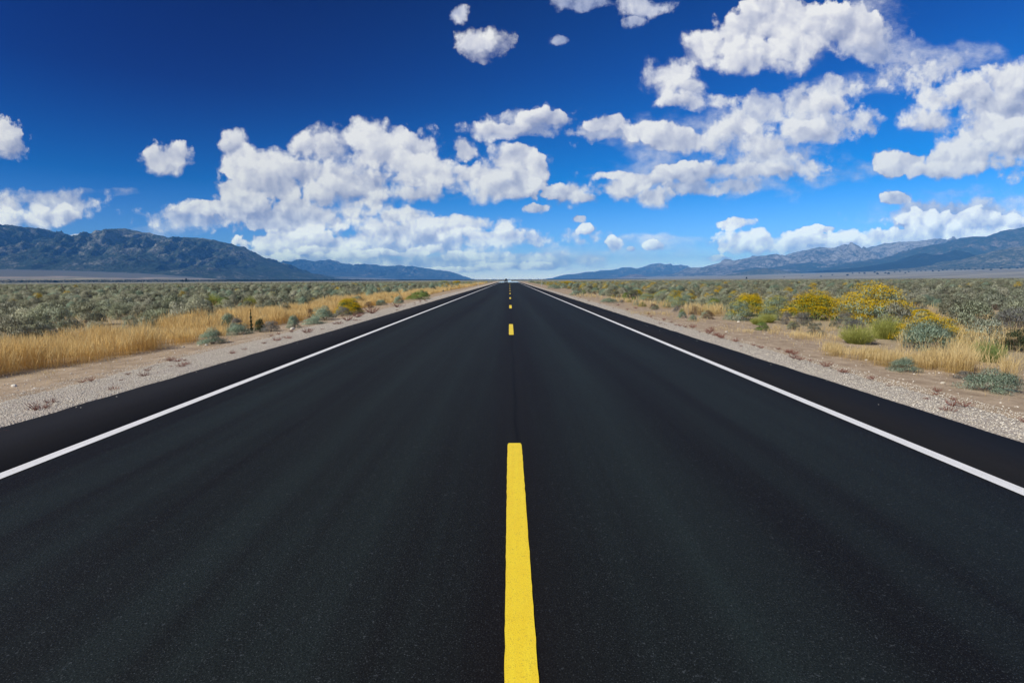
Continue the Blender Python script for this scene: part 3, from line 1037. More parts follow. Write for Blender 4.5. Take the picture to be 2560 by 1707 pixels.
def proto(kind, i):
    key = (kind, i)
    if key in PROTO:
        return PROTO[key]
    s = 100 + i * 13 + sum(map(ord, kind))
    if kind == 'sage':
        ms = shrub_meshes('sage', s, 5200, 0.5, 0.60, 0.036, 0.009, up=0.6, spread=0.6, K=11, leafmat=L_SAGE, woodmat=L_WOOD)
    elif kind == 'teal':
        ms = shrub_meshes('teal', s, 7500, 0.5, 0.60, 0.050, 0.0065, up=0.5, spread=0.45, K=20, leafmat=L_TEAL, woodmat=L_WOOD)
    elif kind == 'grey':
        ms = shrub_meshes('grey', s, 5000, 0.5, 0.60, 0.045, 0.007, up=0.4, spread=0.6, K=16, leafmat=L_GREY, woodmat=L_WOOD)
    elif kind == 'green':
        ms = shrub_meshes('green', s, 6500, 0.5, 0.60, 0.055, 0.007, up=0.9, spread=0.4, K=18, leafmat=L_GREEN, woodmat=L_WOOD)
    elif kind == 'olive':
        r = np.random.default_rng(s)
        ms = (broom_mesh('olive_foliage', s, 1500, 0.5, 0.62, 0.007, L_OLIVE), shrub_meshes('olive', s, 50, 0.5, 0.5, .05, .01, leafmat=L_OLIVE, woodmat=L_WOOD)[1], None)
    elif kind == 'reed':
        ms = (broom_mesh('reed_foliage', s, 1300, 0.5, 0.62, 0.008, L_GREEN, splay=0.2, sprig=2), None, None)
    elif kind == 'dark':
        ms = shrub_meshes('dark', s, 6000, 0.5, 0.60, 0.050, 0.009, up=0.5, spread=0.6, K=16, leafmat=L_DARK, woodmat=L_WOOD)
    elif kind == 'brown':
        ms = shrub_meshes('brown', s, 4200, 0.5, 0.60, 0.050, 0.006, up=0.7, spread=0.6, K=14, leafmat=L_BROWN, woodmat=L_WOOD)
    elif kind == 'yellow':
        ms = shrub_meshes('yellow', s, 5500, 0.5, 0.60, 0.050, 0.008, up=0.8, spread=0.45, K=24, leafmat=L_GREEN, woodmat=L_WOOD,
                          flowers=13500, fl_mat=L_FLOWER, fl_size=0.0125, fl_low=0.40)
    elif kind == 'golden':
        ms = shrub_meshes('golden', s, 7500, 0.5, 0.60, 0.045, 0.006, up=0.8, spread=0.45, K=30, leafmat=L_TEAL, woodmat=L_WOOD,
                          flowers=13500, fl_mat=L_FLOWER, fl_size=0.0115, fl_low=0.30)
    elif kind == 'budding':
        ms = shrub_meshes('budding', s, 8000, 0.5, 0.60, 0.050, 0.006, up=0.9, spread=0.4, K=22, leafmat=L_TEAL, woodmat=L_WOOD,
                          flowers=2400, fl_mat=L_FLOWER2, fl_size=0.015, fl_low=0.6)
    elif kind == 'weed':
        r = np.random.default_rng(s)
        n = 44
        segs = []
        for q in range(n):
            a = r.random() * 6.283
            h = r.uniform(0.10, 0.42)
            rr = r.uniform(0.15, 0.5)
            e = np.array([math.cos(a) * rr, math.sin(a) * rr, h])
            segs.append([np.array([0.03 * r.normal(), 0.03 * r.normal(), 0]), e * np.array([0.6, 0.6, 0.35]), e])
        V, Fc = twig_prisms(segs, 0.010, 0.006)
        pts = np.array([sg[2] * t + sg[1] * (1 - t) for sg in segs for t in (0.2, 0.5, 0.8, 1.0)])
        LV, LF = leaf_tris(pts, unit(r.normal(size=pts.shape) + np.array([0, 0, 0.5])), r.uniform(0.03, 0.07, len(pts)), np.full(len(pts), 0.022), r)
        tri = np.concatenate([Fc[:, [0, 1, 2]], Fc[:, [0, 2, 3]], LF + len(V)])
        ms = (make_mesh('weed', np.concatenate([V, LV]), tri, 3, L_RED, {'v': np.concatenate([np.repeat(r.random(n), 9), np.repeat(r.random(len(pts)), 3)])}), None, None)
    elif kind == 'stalk':
        r = np.random.default_rng(s)
        n = 620
        z = r.random(n)
        a = r.random(n) * 6.283
        rad = 0.05 + 0.32 * (1 - z) * (0.6 + 0.4 * np.sin(z * 34))
        P = np.stack([np.cos(a) * rad * 0.25, np.sin(a) * rad * 0.25, z * 0.98], 1)
        d = unit(np.stack([np.cos(a), np.sin(a), 0.6 + 0 * a], 1))
        V, Fc = leaf_tris(P, d, rad * 0.8, np.full(n, 0.05), r)
        SV, SF = twig_prisms([[np.array([0, 0, -0.03]), np.array([0.01, 0, 0.5]), np.array([0, 0, 1.0])]], 0.03, 0.01)
        ms = (make_mesh('stalk_leaves', V, Fc, 3, L_DARK, {'v': np.repeat(r.random(n), 3)}), make_mesh('stalk_stem', SV, SF, 4, L_WOOD, {'v': np.zeros(9)}), None)
    co = np.empty(len(ms[0].vertices) * 3, np.float32)
    ms[0].vertices.foreach_get('co', co)
    co = co.reshape(-1, 3)
    PSIZE[key] = (2 * float(np.percentile(np.hypot(co[:, 0], co[:, 1]), 98)), float(np.percentile(co[:, 2], 99.5)))
    PROTO[key] = ms
    return ms


def place_shrub(name, kind, i, x, y, w, h, rz, label, cat='shrub', group=None, z=None):
    """an Empty at the shrub's foot carrying foliage, stems and flowers; prototypes are 1 m wide and 0.62 m high"""
    ms = proto(kind, i)
    z = float(ground_z(x, y)) if z is None else z
    root = bpy.data.objects.new(name, None)
    COL.objects.link(root)
    root.empty_display_size = 0.2
    root.location = (x, y, z)
    root.rotation_euler = (0, 0, rz)
    pw_, ph = PSIZE[(kind, i)]
    if kind == 'stalk':
        pw_ = 1.0
    root.scale = (w / pw_, w / pw_, h / ph)
    tag(root, label, cat, group)
    for part, me in zip(('foliage', 'stems', 'flowers'), ms):
        if me is not None:
            link(part, me, root)
    return root


# ------------------------------------------------------------------ named shrubs along the verges
# (name, kind, px of the middle, py of the foot, width px, height px, label)
HERO = [
    ('green_shrub', 'teal', 530, 862, 62, 38, 'pale green shrub alone on the gravel edge in front of the golden grass'),
    ('green_shrub', 'teal', 594, 838, 66, 26, 'low spreading pale green shrub right behind the lone verge shrub'),
    ('weed_stalk', 'stalk', 632, 828, 16, 50, 'tall dark leafy weed stalk standing up against the golden grass'),
    ('weed_stalk', 'stalk', 571, 812, 10, 26, 'short thin dark weed stalk inside the golden grass'),
    ('dark_shrub', 'dark', 651, 831, 28, 31, 'small dark brown-green shrub at the foot of the tall weed stalk'),
    ('grey_shrub', 'grey', 679, 830, 42, 25, 'low grey shrub beside the dark shrub on the left verge'),
    ('green_shrub', 'teal', 734, 821, 30, 30, 'narrow spiky blue-green shrub before the golden grass, left verge'),
    ('green_shrub', 'teal', 784, 812, 54, 18, 'flat dark-green mat of shrub at the foot of the round pale one'),
    ('green_shrub', 'teal', 810, 802, 56, 33, 'round pale green shrub left of the yellow flowering one, left verge'),
    ('grey_shrub', 'grey', 858, 791, 42, 22, 'round grey twiggy shrub in front of the yellow flowering shrub, left verge'),
    ('flowering_shrub', 'yellow', 873, 787, 64, 35, 'bright yellow flowering shrub, the only one by the left gravel edge'),
    ('green_shrub', 'teal', 952, 763, 28, 12, 'small low blue-green shrub farther along the left gravel edge'),
    ('brown_shrub', 'brown', 922, 770, 26, 15, 'small dry brown shrub behind the left gravel edge'),
    ('green_shrub', 'teal', 997, 759, 26, 19, 'blue-green shrub at the near end of the far left hedge of shrubs'),
    ('green_shrub', 'green', 1048, 750, 60, 20, 'wide green shrub where the left golden grass ends'),
    ('olive_shrub', 'olive', 520, 764, 52, 28, 'wide yellow-green shrub in the sagebrush behind the golden grass'),
    ('olive_shrub', 'green', 560, 768, 40, 22, 'green shrub beside the wide yellow-green one behind the golden grass'),
    ('olive_shrub', 'olive', 626, 768, 30, 26, 'rounded dark yellow-green shrub above the tall weed stalk'),
    ('sagebrush', 'sage', 116, 812, 62, 50, 'large dark sagebrush at the left, first of two behind the golden grass'),
    ('sagebrush', 'sage', 215, 818, 84, 54, 'largest dark sagebrush at the left, just behind the golden grass'),
    ('sagebrush', 'sage', 300, 800, 56, 38, 'greenish sagebrush right of the largest dark one'),
    ('grass_tuft', 'brown', 775, 795, 26, 22, 'orange-brown tuft at the edge of the golden grass'),
    # right verge
    ('flowering_shrub', 'yellow', 1871, 792, 66, 48, 'bright yellow flowering shrub behind a pale green one, right verge'),
    ('green_shrub', 'budding', 1850, 803, 58, 46, 'pale green shrub in front of the leftmost large yellow one'),
    ('green_shrub', 'budding', 1937, 786, 68, 40, 'wide pale sage-green shrub between two yellow flowering shrubs'),
    ('flowering_shrub', 'yellow', 2038, 802, 126, 62, 'broad yellow and orange flowering shrub, middle of the right verge'),
    ('grey_shrub', 'grey', 1965, 812, 26, 31, 'small upright grey-green shrub left of the broad flowering one'),
    ('grey_shrub', 'grey', 2008, 811, 38, 28, 'small grey shrub at the foot of the broad flowering one'),
    ('olive_shrub', 'olive', 1894, 812, 32, 18, 'small yellow-green shrub above the little bright green one'),
    ('green_shrub', 'green', 1904, 827, 31, 20, 'little bright green shrub alone on the dirt, right verge'),
    ('olive_shrub', 'olive', 1918, 808, 38, 22, 'yellow-green tuft behind the little bright green shrub'),
    ('green_shrub', 'teal', 1732, 802, 20, 14, 'tiny blue-green shrub at the foot of the pale grass, right verge'),
    ('green_shrub', 'teal', 1705, 795, 20, 15, 'tiny blue-green shrub left of the pale grass, right verge'),
    ('flowering_shrub', 'yellow', 1591, 742, 32, 15, 'small yellow-topped shrub far along the right verge'),
    ('green_shrub', 'budding', 1695, 769, 36, 25, 'rounded yellow-green shrub at the back of the right pale grass'),
    ('green_shrub', 'teal', 1591, 763, 14, 12, 'small round blue-green shrub on the far right verge'),
    ('green_shrub', 'teal', 1522, 757, 36, 11, 'low green shrub by the right gravel edge, farthest of the low ones'),
    ('flowering_shrub', 'yellow', 1702, 739, 22, 9, 'small yellow shrub among the sagebrush, far right of the road'),
    ('flowering_shrub', 'golden', 2180, 812, 158, 88, 'tallest mound of yellow flowers with green foliage, right verge'),
    ('flowering_shrub', 'yellow', 2230, 806, 84, 42, 'bright yellow flowering branch mass in front of the tallest mound'),
    ('flowering_shrub', 'yellow', 2300, 800, 58, 22, 'low yellow flowering shrub right of the tallest mound'),
    ('grey_shrub', 'grey', 2222, 815, 80, 28, 'wide grey shrub below the tallest yellow mound'),
    ('olive_shrub', 'olive', 2214, 850, 66, 56, 'upright olive-green broom-like shrub, right foreground'),
    ('olive_shrub', 'olive', 2144, 862, 74, 46, 'yellow-green shrub left of the upright olive one'),
    ('flowering_shrub', 'golden', 2322, 862, 130, 62, 'wide orange-topped flowering shrub behind the big blue-green one'),
    ('green_shrub', 'teal', 2318, 880, 110, 66, 'big blue-green shrub in the dry grass, right foreground'),
    ('grey_shrub', 'grey', 2162, 862, 46, 22, 'low grey shrub at the foot of the yellow-green one'),
    ('green_shrub', 'teal', 2258, 931, 60, 34, 'small pale blue-green shrub on the dirt by the right gravel'),
    ('green_shrub', 'teal', 2483, 984, 116, 50, 'nearest large blue-green shrub on the dirt, right foreground'),
    ('dark_shrub', 'dark', 2543, 882, 70, 50, 'dark green shrub at the right edge of the view'),
    ('reed_clump', 'reed', 2468, 908, 66, 50, 'clump of upright bright green stems in the dry grass'),
    ('grey_shrub', 'grey', 2412, 950, 38, 20, 'small pale grey shrub left of the nearest large one'),
    ('grey_shrub', 'grey', 2526, 828, 76, 54, 'open grey branchy shrub, farthest right behind the dry grass'),
    ('sagebrush', 'sage', 2390, 820, 58, 46, 'tall grey-green sagebrush right of the low yellow shrub'),
    ('sagebrush', 'sage', 2440, 792, 60, 34, 'grey sagebrush behind the tall grey-green one, right side'),
    ('green_shrub', 'budding', 1925, 802, 50, 30, 'soft green tuft filling the gap left of the broad flowering shrub'),
    ('grey_shrub', 'grey', 2112, 812, 44, 30, 'grey shrub between the broad flowering shrub and the tallest mound'),
    ('sagebrush', 'sage', 1765, 768, 60, 26, 'sagebrush just behind the pale grass, left of the yellow shrubs'),
    ('green_shrub', 'budding', 1618, 752, 40, 16, 'low pale green shrub behind the small yellow-topped one'),
    ('green_shrub', 'budding', 1655, 750, 40, 22, 'pale dome-shaped sagebrush-like shrub, far right verge'),
    ('flowering_shrub', 'yellow', 1513, 719, 18, 8, 'tiny yellow shrub in the distance, right roadside'),
    ('flowering_shrub', 'yellow', 1545, 716, 24, 8, 'tiny wide yellow shrub just past the distant one, right roadside'),
    ('flowering_shrub', 'yellow', 1420, 714, 48, 9, 'long low yellow shrub farthest along the right roadside'),
    ('flowering_shrub', 'yellow', 1452, 722, 20, 7, 'tiny yellow shrub nearest the road, far right verge'),
    ('flowering_shrub', 'budding', 1110, 712, 34, 9, 'distant yellow-green shrub on the left roadside'),
    ('flowering_shrub', 'yellow', 1142, 711, 26, 8, 'farthest yellow shrub on the left roadside'),
    ('green_shrub', 'budding', 1170, 714, 24, 8, 'distant pale green shrub close to the left shoulder'),
    ('green_shrub', 'teal', 1385, 722, 30, 9, 'distant pale green shrub close to the right shoulder'),
    ('green_shrub', 'teal', 1440, 738, 30, 11, 'pale green shrub by the right gravel, before the distant yellow ones'),
]
HERO_POS = []
vi = {}
for (nm, kd, cx, by, wp, hp, lab) in HERO:
    x, y, dist = hit(cx, by)
    depth = y * math.cos(PITCH) + 1.4 * math.sin(PITCH)
    w = wp * depth / F
    h = hp * depth / F * 1.02
    if kd == 'stalk':
        w = max(w, h * 0.30)
    y += w * 0.35 if kd not in ('stalk',) else 0       # the foot seen is the front rim of the shrub
    x = x * (1 + w * 0.35 / y)
    k = vi.get(kd, 0)
    vi[kd] = k + 1
    cat = {'weed_stalk': 'weed', 'grass_tuft': 'grass tuft'}.get(nm, 'shrub')
    place_shrub(nm, kd, k % 3, x, y, w * (1.12 if cx < 1280 else 1.24), h * 1.08, RNG.uniform(0, 6.28), lab, cat)
    HERO_POS.append((x, y, w * 0.5))


# ------------------------------------------------------------------ small red weeds in the gravel
WEEDS = [(102, 1030, 74), (130, 1013, 50), (285, 980, 30), (361, 944, 48), (306, 952, 16), (421, 918, 20), (440, 925, 16), (485, 911, 26),
         (748, 842, 36), (680, 858, 30), (700, 851, 24), (796, 824, 16), (809, 828, 18), (840, 813, 26), (858, 808, 20), (882, 801, 38),
         (910, 792, 38), (945, 782, 40), (985, 772, 34), (618, 872, 22), (585, 884, 20), (522, 903, 26), (40, 1090, 20),
         (1737, 824, 30), (1765, 823, 16), (1767, 832, 24), (1795, 842, 24), (1824, 850, 26), (1861, 860, 32), (1885, 866, 22), (1912, 872, 26),
         (1945, 882, 30), (1843, 868, 15), (1978, 892, 22), (2017, 903, 20), (2047, 914, 24), (2082, 926, 34), (2124, 938, 30), (2166, 949, 34),
         (2210, 962, 20), (2334, 995, 20), (2407, 1018, 34), (2449, 1032, 36), (1601, 783, 14), (1612, 789, 16), (1659, 799, 20), (1687, 812, 22),
         (1565, 768, 14), (1535, 762, 14), (1712, 818, 18)]
for i, (cx, by, wp) in enumerate(WEEDS):
    x, y, dist = hit(cx, by)
    w = wp * y / F * random.uniform(0.6, 1.15)
    if i > 3:
        y += random.uniform(-0.06, 0.06) * y
        x += random.uniform(-0.10, 0.18) * (1 if x > 0 else -1)
    side = 'left' if cx < 1280 else 'right'
    if i == 0:
        lab, grp = 'largest tangle of red-brown stems, nearest in the left gravel', None
    elif i == 1:
        lab, grp = 'red-brown weed just behind the largest tangle in the left gravel', None
    elif i == 3:
        lab, grp = 'bushy greenish-red weed beside a dark stick in the left gravel', None
    else:
        lab = 'small low red-brown weed growing in the gravel edge on the %s of the road' % side
        grp = 'red weeds along the %s gravel edge' % side
    place_shrub('red_weed', 'weed', i % 3, x, y, w * 1.1, w * 0.42, RNG.uniform(0, 6.28), lab, 'weed', grp, z=float(ground_z(x, y)) + 0.02)


r = np.random.default_rng(404)
for i in range(64):
    left = i % 2 == 0
    y = 5.0 + 40.0 * r.random() ** 1.3
    x = -(5.25 + 1.25 * r.random()) if left else 4.75 + 0.75 * r.random() ** 0.6
    side = 'left' if left else 'right'
    w = r.uniform(0.07, 0.26)
    place_shrub('red_weed', 'weed', i % 3, x, y, w, w * r.uniform(0.25, 0.5), r.uniform(0, 6.28),
                'small low red-brown weed growing in the gravel edge on the %s of the road' % side, 'weed',
                'red weeds along the %s gravel edge' % side, z=float(ground_z(x, y)) + 0.02)
for i in range(120):
    y = 9.0 + 55.0 * r.random() ** 1.2
    x = 10.6 - 3.6 * r.random() ** 1.7 + (0.5 if y < 16 else 0)
    if y < 14 and x < 8.6:
        continue
    if any((x - a) ** 2 + (y - c) ** 2 < (q + 0.4) ** 2 for a, c, q in HERO_POS):
        continue
    w = r.uniform(0.22, 0.60) * (1.5 if x > 9 else 1.0)
    kd = ['sage', 'grey', 'budding', 'brown', 'green', 'sage'][i % 6]
    place_shrub('scrub_tuft', kd, i % 3, x, y, w, w * r.uniform(0.45, 0.75), r.uniform(0, 6.28),
                'small scrubby tuft on the open dirt of the right verge, below the flowering shrubs', 'scrub', 'small scrub tufts on the right dirt')


# ------------------------------------------------------------------ sagebrush
def in_view(x, y, pad=0.5):
    return y > 1 and abs(x + 0.004 * y) < 0.975 * y + pad


r = np.random.default_rng(515)
for i in range(34):
    y = 17.0 + 60.0 * r.random() ** 1.3
    x = -r.uniform(8.3, 11.4)
    w = r.uniform(0.25, 0.62)
    kd = ['budding', 'green', 'grey', 'teal', 'brown'][i % 5]
    if any((x - a) ** 2 + (y - c) ** 2 < (q + 0.6) ** 2 for a, c, q in HERO_POS):
        continue
    place_shrub('verge_shrub', kd, i % 3, x, y, w, w * r.uniform(0.7, 1.0), r.uniform(0, 6.28),
                'small shrub half hidden in the golden grass strip on the left', 'shrub', 'small shrubs in the left golden grass')
    HERO_POS.append((x, y, w * 0.5))


def sage_spots():
    r = np.random.default_rng(77)
    pts = []
    for (ya, yb, sp) in ((2.0, 45.0, 0.98), (45.0, 120.0, 1.2), (120.0, 250.0, 1.5)):
        yy = ya
        while yy < yb:
            lim = 1.03 * yy + 14
            n = int(2 * lim / sp)
            xs = -lim + (np.arange(n) + r.random(n)) * sp
            ys = yy + r.random(n) * sp
            pts.append(np.stack([xs, ys, np.full(n, sp)], 1))
            yy += sp
    P = np.concatenate(pts)
    wob = 1.3 * fbm(P[:, 1] / 9.0, P[:, 0] * 0 + 3, 3, 61)
    far = sstep(28, 60, P[:, 1])
    li = 11.6 - 1.4 * far + wob
    ri = 10.6 - 0.9 * sstep(17, 24, P[:, 1]) - 0.9 * far + wob
    ok = np.where(P[:, 0] < 0, -P[:, 0] > li, P[:, 0] > ri)
    # thin outliers towards the road
    out = (r.random(len(P)) < 0.10) & (np.abs(P[:, 0]) > 8.2) & (P[:, 1] > 24)
    gap = fbm(P[:, 0] / 4.5, P[:, 1] / 4.5, 3, 71) > 0.25
    ok = (ok | out) & ~gap
    P = P[ok]
    keep = np.ones(len(P), bool)
    for (hx, hy, hr) in HERO_POS:
        keep &= ((P[:, 0] - hx) ** 2 + (P[:, 1] - hy) ** 2) > (hr + 0.35) ** 2
        # nothing tall in front of a named shrub
        dx = P[:, 0] - hx * (P[:, 1] / hy)
        keep &= ~((P[:, 1] < hy) & (P[:, 1] > hy - 3.2) & (np.abs(dx) < hr + 0.3))
    P = P[keep]
    n = len(P)
    S = 0.40 + 0.95 * r.random(n) ** 1.6
    S *= np.where(P[:, 2] > 1.3, P[:, 2] / 1.15, 1.0)
    H = (0.75 + 0.55 * r.random(n)) * np.minimum(S, 1.1) * 0.68 * (1 - 0.35 * sstep(70, 180, P[:, 1]))
    return P, S, H, r.random(n) * 6.283, r.integers(0, 6, n)


SP, SS, SH, SA, SI = sage_spots()
dist = np.hypot(SP[:, 0], SP[:, 1])
vis = np.array([in_view(a, c) for a, c in SP[:, :2]])
size_px = np.where(vis, SS / SP[:, 1], 0)
order = np.argsort(-size_px)
IND = set(order[:294].tolist())
FOL = []
for k in range(6):
    proto('sage', k)
for k in sorted(IND):
    x, y = SP[k, 0], SP[k, 1]
    side = 'left' if x < 0 else 'right'
    lab = ('grey-green sagebrush bush of the flats left of the road, behind the golden grass' if x < 0 else
           'grey-green sagebrush bush of the flats right of the road, behind the flowering shrubs')
    o = place_shrub('sagebrush', 'sage', int(SI[k]), x, y, float(SS[k]), float(SH[k]) * 0.62 / 0.62, float(SA[k]), lab, 'shrub', 'sagebrush bushes on the %s flats' % side)
    if len(FOL) < 6 and int(SI[k]) == len(FOL):
        FOL.append([c for c in o.children if c.name.startswith('foliage')][0])


def gn_scatter(name, pts, rot, scl, idx, sources, label, cat):
    """one object whose points carry copies of the sources"""
    me = bpy.data.meshes.new(name)
    me.vertices.add(len(pts))
    me.vertices.foreach_set('co', np.asarray(pts, np.float32).ravel())
    for nm, ty, arr in (('rot', 'FLOAT_VECTOR', rot), ('scl', 'FLOAT_VECTOR', scl)):
        at = me.attributes.new(nm, ty, 'POINT')
        at.data.foreach_set('vector', np.asarray(arr, np.float32).ravel())
    at = me.attributes.new('idx', 'INT', 'POINT')
    at.data.foreach_set('value', np.asarray(idx, np.int32))
    me.update()
    o = link(name, me)
    ng = bpy.data.node_groups.new(name, 'GeometryNodeTree')
    ng.interface.new_socket('Geometry', in_out='INPUT', socket_type='NodeSocketGeometry')
    ng.interface.new_socket('Geometry', in_out='OUTPUT', socket_type='NodeSocketGeometry')
    n, l = ng.nodes, ng.links
    gi = n.new('NodeGroupInput')
    go = n.new('NodeGroupOutput')
    g2i = n.new('GeometryNodeGeometryToInstance')
    for s in reversed(sources):
        oi = n.new('GeometryNodeObjectInfo')
        oi.inputs['Object'].default_value = s
        oi.transform_space = 'ORIGINAL'
        oi.inputs['As Instance'].default_value = True
        l.new(oi.outputs['Geometry'], g2i.inputs[0])
    iop = n.new('GeometryNodeInstanceOnPoints')
    iop.inputs['Pick Instance'].default_value = True

    def attr(nm, ty):
        a = n.new('GeometryNodeInputNamedAttribute')
        a.data_type = ty
        a.inputs['Name'].default_value = nm
        return a.outputs['Attribute']
    l.new(gi.outputs[0], iop.inputs['Points'])
    l.new(g2i.outputs[0], iop.inputs['Instance'])
    l.new(attr('idx', 'INT'), iop.inputs['Instance Index'])
    e2r = n.new('FunctionNodeEulerToRotation')
    l.new(attr('rot', 'FLOAT_VECTOR'), e2r.inputs[0])
    l.new(e2r.outputs[0], iop.inputs['Rotation'])
    l.new(attr('scl', 'FLOAT_VECTOR'), iop.inputs['Scale'])
    l.new(iop.outputs[0], go.inputs[0])
    md = o.modifiers.new('scatter', 'NODES')
    md.node_group = ng
    return tag(o, label, cat, kind='stuff')


PW = np.array([PSIZE[('sage', q)][0] for q in range(6)])
PH = np.array([PSIZE[('sage', q)][1] for q in range(6)])
rest = np.array([k for k in range(len(SP)) if k not in IND])
print('sage', len(SP), 'rest', len(rest), 'sources', len(FOL))
px = SP[rest]
gz = ground_z(px[:, 0], px[:, 1])
# some of the bushes in the field are green or in yellow bloom, more of them right of the road
rr = np.random.default_rng(808)
green_src = [o for o in bpy.data.objects if o.name.startswith('foliage') and o.data.name.startswith('budding')][0]
bloom_src = [o for o in bpy.data.objects if o.name.startswith('flowers') and o.data.name.startswith('golden')][0]
NS = len(FOL)
idx = SI[rest] % NS
pr = rr.random(len(rest))
near_road = np.exp(-np.maximum(np.abs(px[:, 0]) - 9, 0) / 14.0)
pg = 0.07 + 0.30 * near_road
idx = np.where(pr < pg, NS, idx)
FOL += [green_src, bloom_src]
PW = np.append(PW[:NS], [PSIZE[('budding', 0)][0], PSIZE[('golden', 0)][0]])
PH = np.append(PH[:NS], [PSIZE[('budding', 0)][1], PSIZE[('golden', 0)][1]])
bl = np.where(rr.random(len(rest)) < np.where(px[:, 0] > 0, 0.015 + 0.22 * near_road, 0.006 + 0.08 * near_road))[0]
rest = np.concatenate([rest, rest[bl]])
idx = np.concatenate([idx, np.full(len(bl), NS + 1)])
px = SP[rest]
gz = ground_z(px[:, 0], px[:, 1])
gn_scatter('sagebrush_field', np.stack([px[:, 0], px[:, 1], gz], 1),
           np.stack([0 * gz, 0 * gz, SA[rest]], 1), np.stack([SS[rest] / PW[idx], SS[rest] / PW[idx], SH[rest] / PH[idx]], 1), idx, FOL,
           'wide field of low grey-green sagebrush reaching towards the mountains on both sides', 'sagebrush')


# ------------------------------------------------------------------ grasses
def blades(name, X, Y, H, mat, label, seed, wk=1.0):
    r = np.random.default_rng(seed)
    n = len(X)
    d = np.hypot(X, Y)
    w = 0.0022 * np.maximum(1, d / 9.0) * wk
    z = ground_z(X, Y)
    B = np.stack([X, Y, z - 0.02], 1)
    a = r.random(n) * 6.283
    ln = r.normal(0.0, 0.16, n) + 0.10
    lean = np.stack([np.cos(a) * ln, np.sin(a) * ln, np.ones(n)], 1)
    M = B + lean * (H * 0.55)[:, None] * np.array([0.6, 0.6, 1])
    T = B + lean * H[:, None] * np.array([1.25, 1.25, 0.98])
    s = r.normal(size=(n, 3)) * np.array([1, 1, 0.1])
    s = unit(s)
    sw = s * w[:, None]
    V = np.stack([B - sw * 0.35, B + sw * 0.35, M - sw * 0.35, M + sw * 0.35, M - sw * 0.9 + (T - M) * 0.35, M + sw * 0.9 + (T - M) * 0.35, T - sw * 0.15, T + sw * 0.15], 1).reshape(-1, 3)
    o = np.arange(n)[:, None] * 8
    F4 = np.concatenate([o + np.array([0, 1, 3, 2]), o + np.array([2, 3, 5, 4]), o + np.array([4, 5, 7, 6])])
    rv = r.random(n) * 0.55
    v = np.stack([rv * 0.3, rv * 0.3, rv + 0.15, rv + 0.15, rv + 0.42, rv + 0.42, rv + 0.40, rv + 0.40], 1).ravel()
    me = make_mesh(name, V, F4, 4, mat, {'v': v})
    return tag(link(name, me), label, 'grass', kind='stuff')


def grass_left():
    r = np.random.default_rng(3)
    N = 580000
    y = 3.0 * (200.0 / 3.0) ** (r.random(N) ** 0.90)
    x = -7.2 - r.random(N) ** 1.0 * 6.5
    wob = 0.7 * fbm(y / 4.0, y * 0 + 1, 4, 15)
    inner = 8.0 + wob + 0.35 * sstep(30, 80, y) + 0.9 * (1 - sstep(5, 11, y))
    outer = 11.0 + 1.3 * fbm(y / 9.0, y * 0 + 6, 3, 19) - 0.4 * sstep(40, 90, y)
    den = sstep(0.0, 0.5, -x - inner) * (1 - sstep(-0.3, 1.4, -x - outer))
    cl = fbm(x / 0.8, y / 0.8, 3, 27)
    clump = np.clip(0.50 + 1.6 * cl + 0.5 * fbm(x / 3.0, y / 3.0, 2, 29), 0.03, 1.0)
    den = den * clump * (1 - 0.55 * sstep(38, 70, y)) * (1 - 0.35 * sstep(80, 160, y))
    ok = r.random(N) < den
    for (hx, hy, hr) in HERO_POS:
        if hx < 0:
            ok &= ~((np.abs(x - hx * y / hy) < hr * 0.85) & (y < hy) & (y > hy - 1.5)) & (((x - hx) ** 2 + (y - hy) ** 2) > (hr * 0.8) ** 2)
    x, y, cl = x[ok], y[ok], cl[ok]
    H = (0.78 + 0.75 * np.clip(fbm(y / 3.5, x / 2.0, 3, 97), -0.45, 0.45)) * (0.38 + 0.30 * r.random(len(x)) ** 1.5 + 0.30 * np.clip(cl, -0.5, 0.5)) * (0.85 + 0.15 * sstep(0, 1.2, -x - 8.0))
    print('grass left', len(x))
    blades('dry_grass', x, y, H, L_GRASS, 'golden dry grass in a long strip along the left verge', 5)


def clear_of_shrubs(x, y, leave, r):
    ok = np.ones(len(x), bool)
    for (hx, hy, hr) in HERO_POS:
        if hx > 0:
            hit_ = (np.abs(x - hx * y / hy) < hr * 0.9) & (y < hy) & (y > hy - 2.2)
            ok &= ~hit_ | (r.random(len(x)) < leave)
            ok &= ((x - hx) ** 2 + (y - hy) ** 2) > (hr * 0.8) ** 2
    return ok


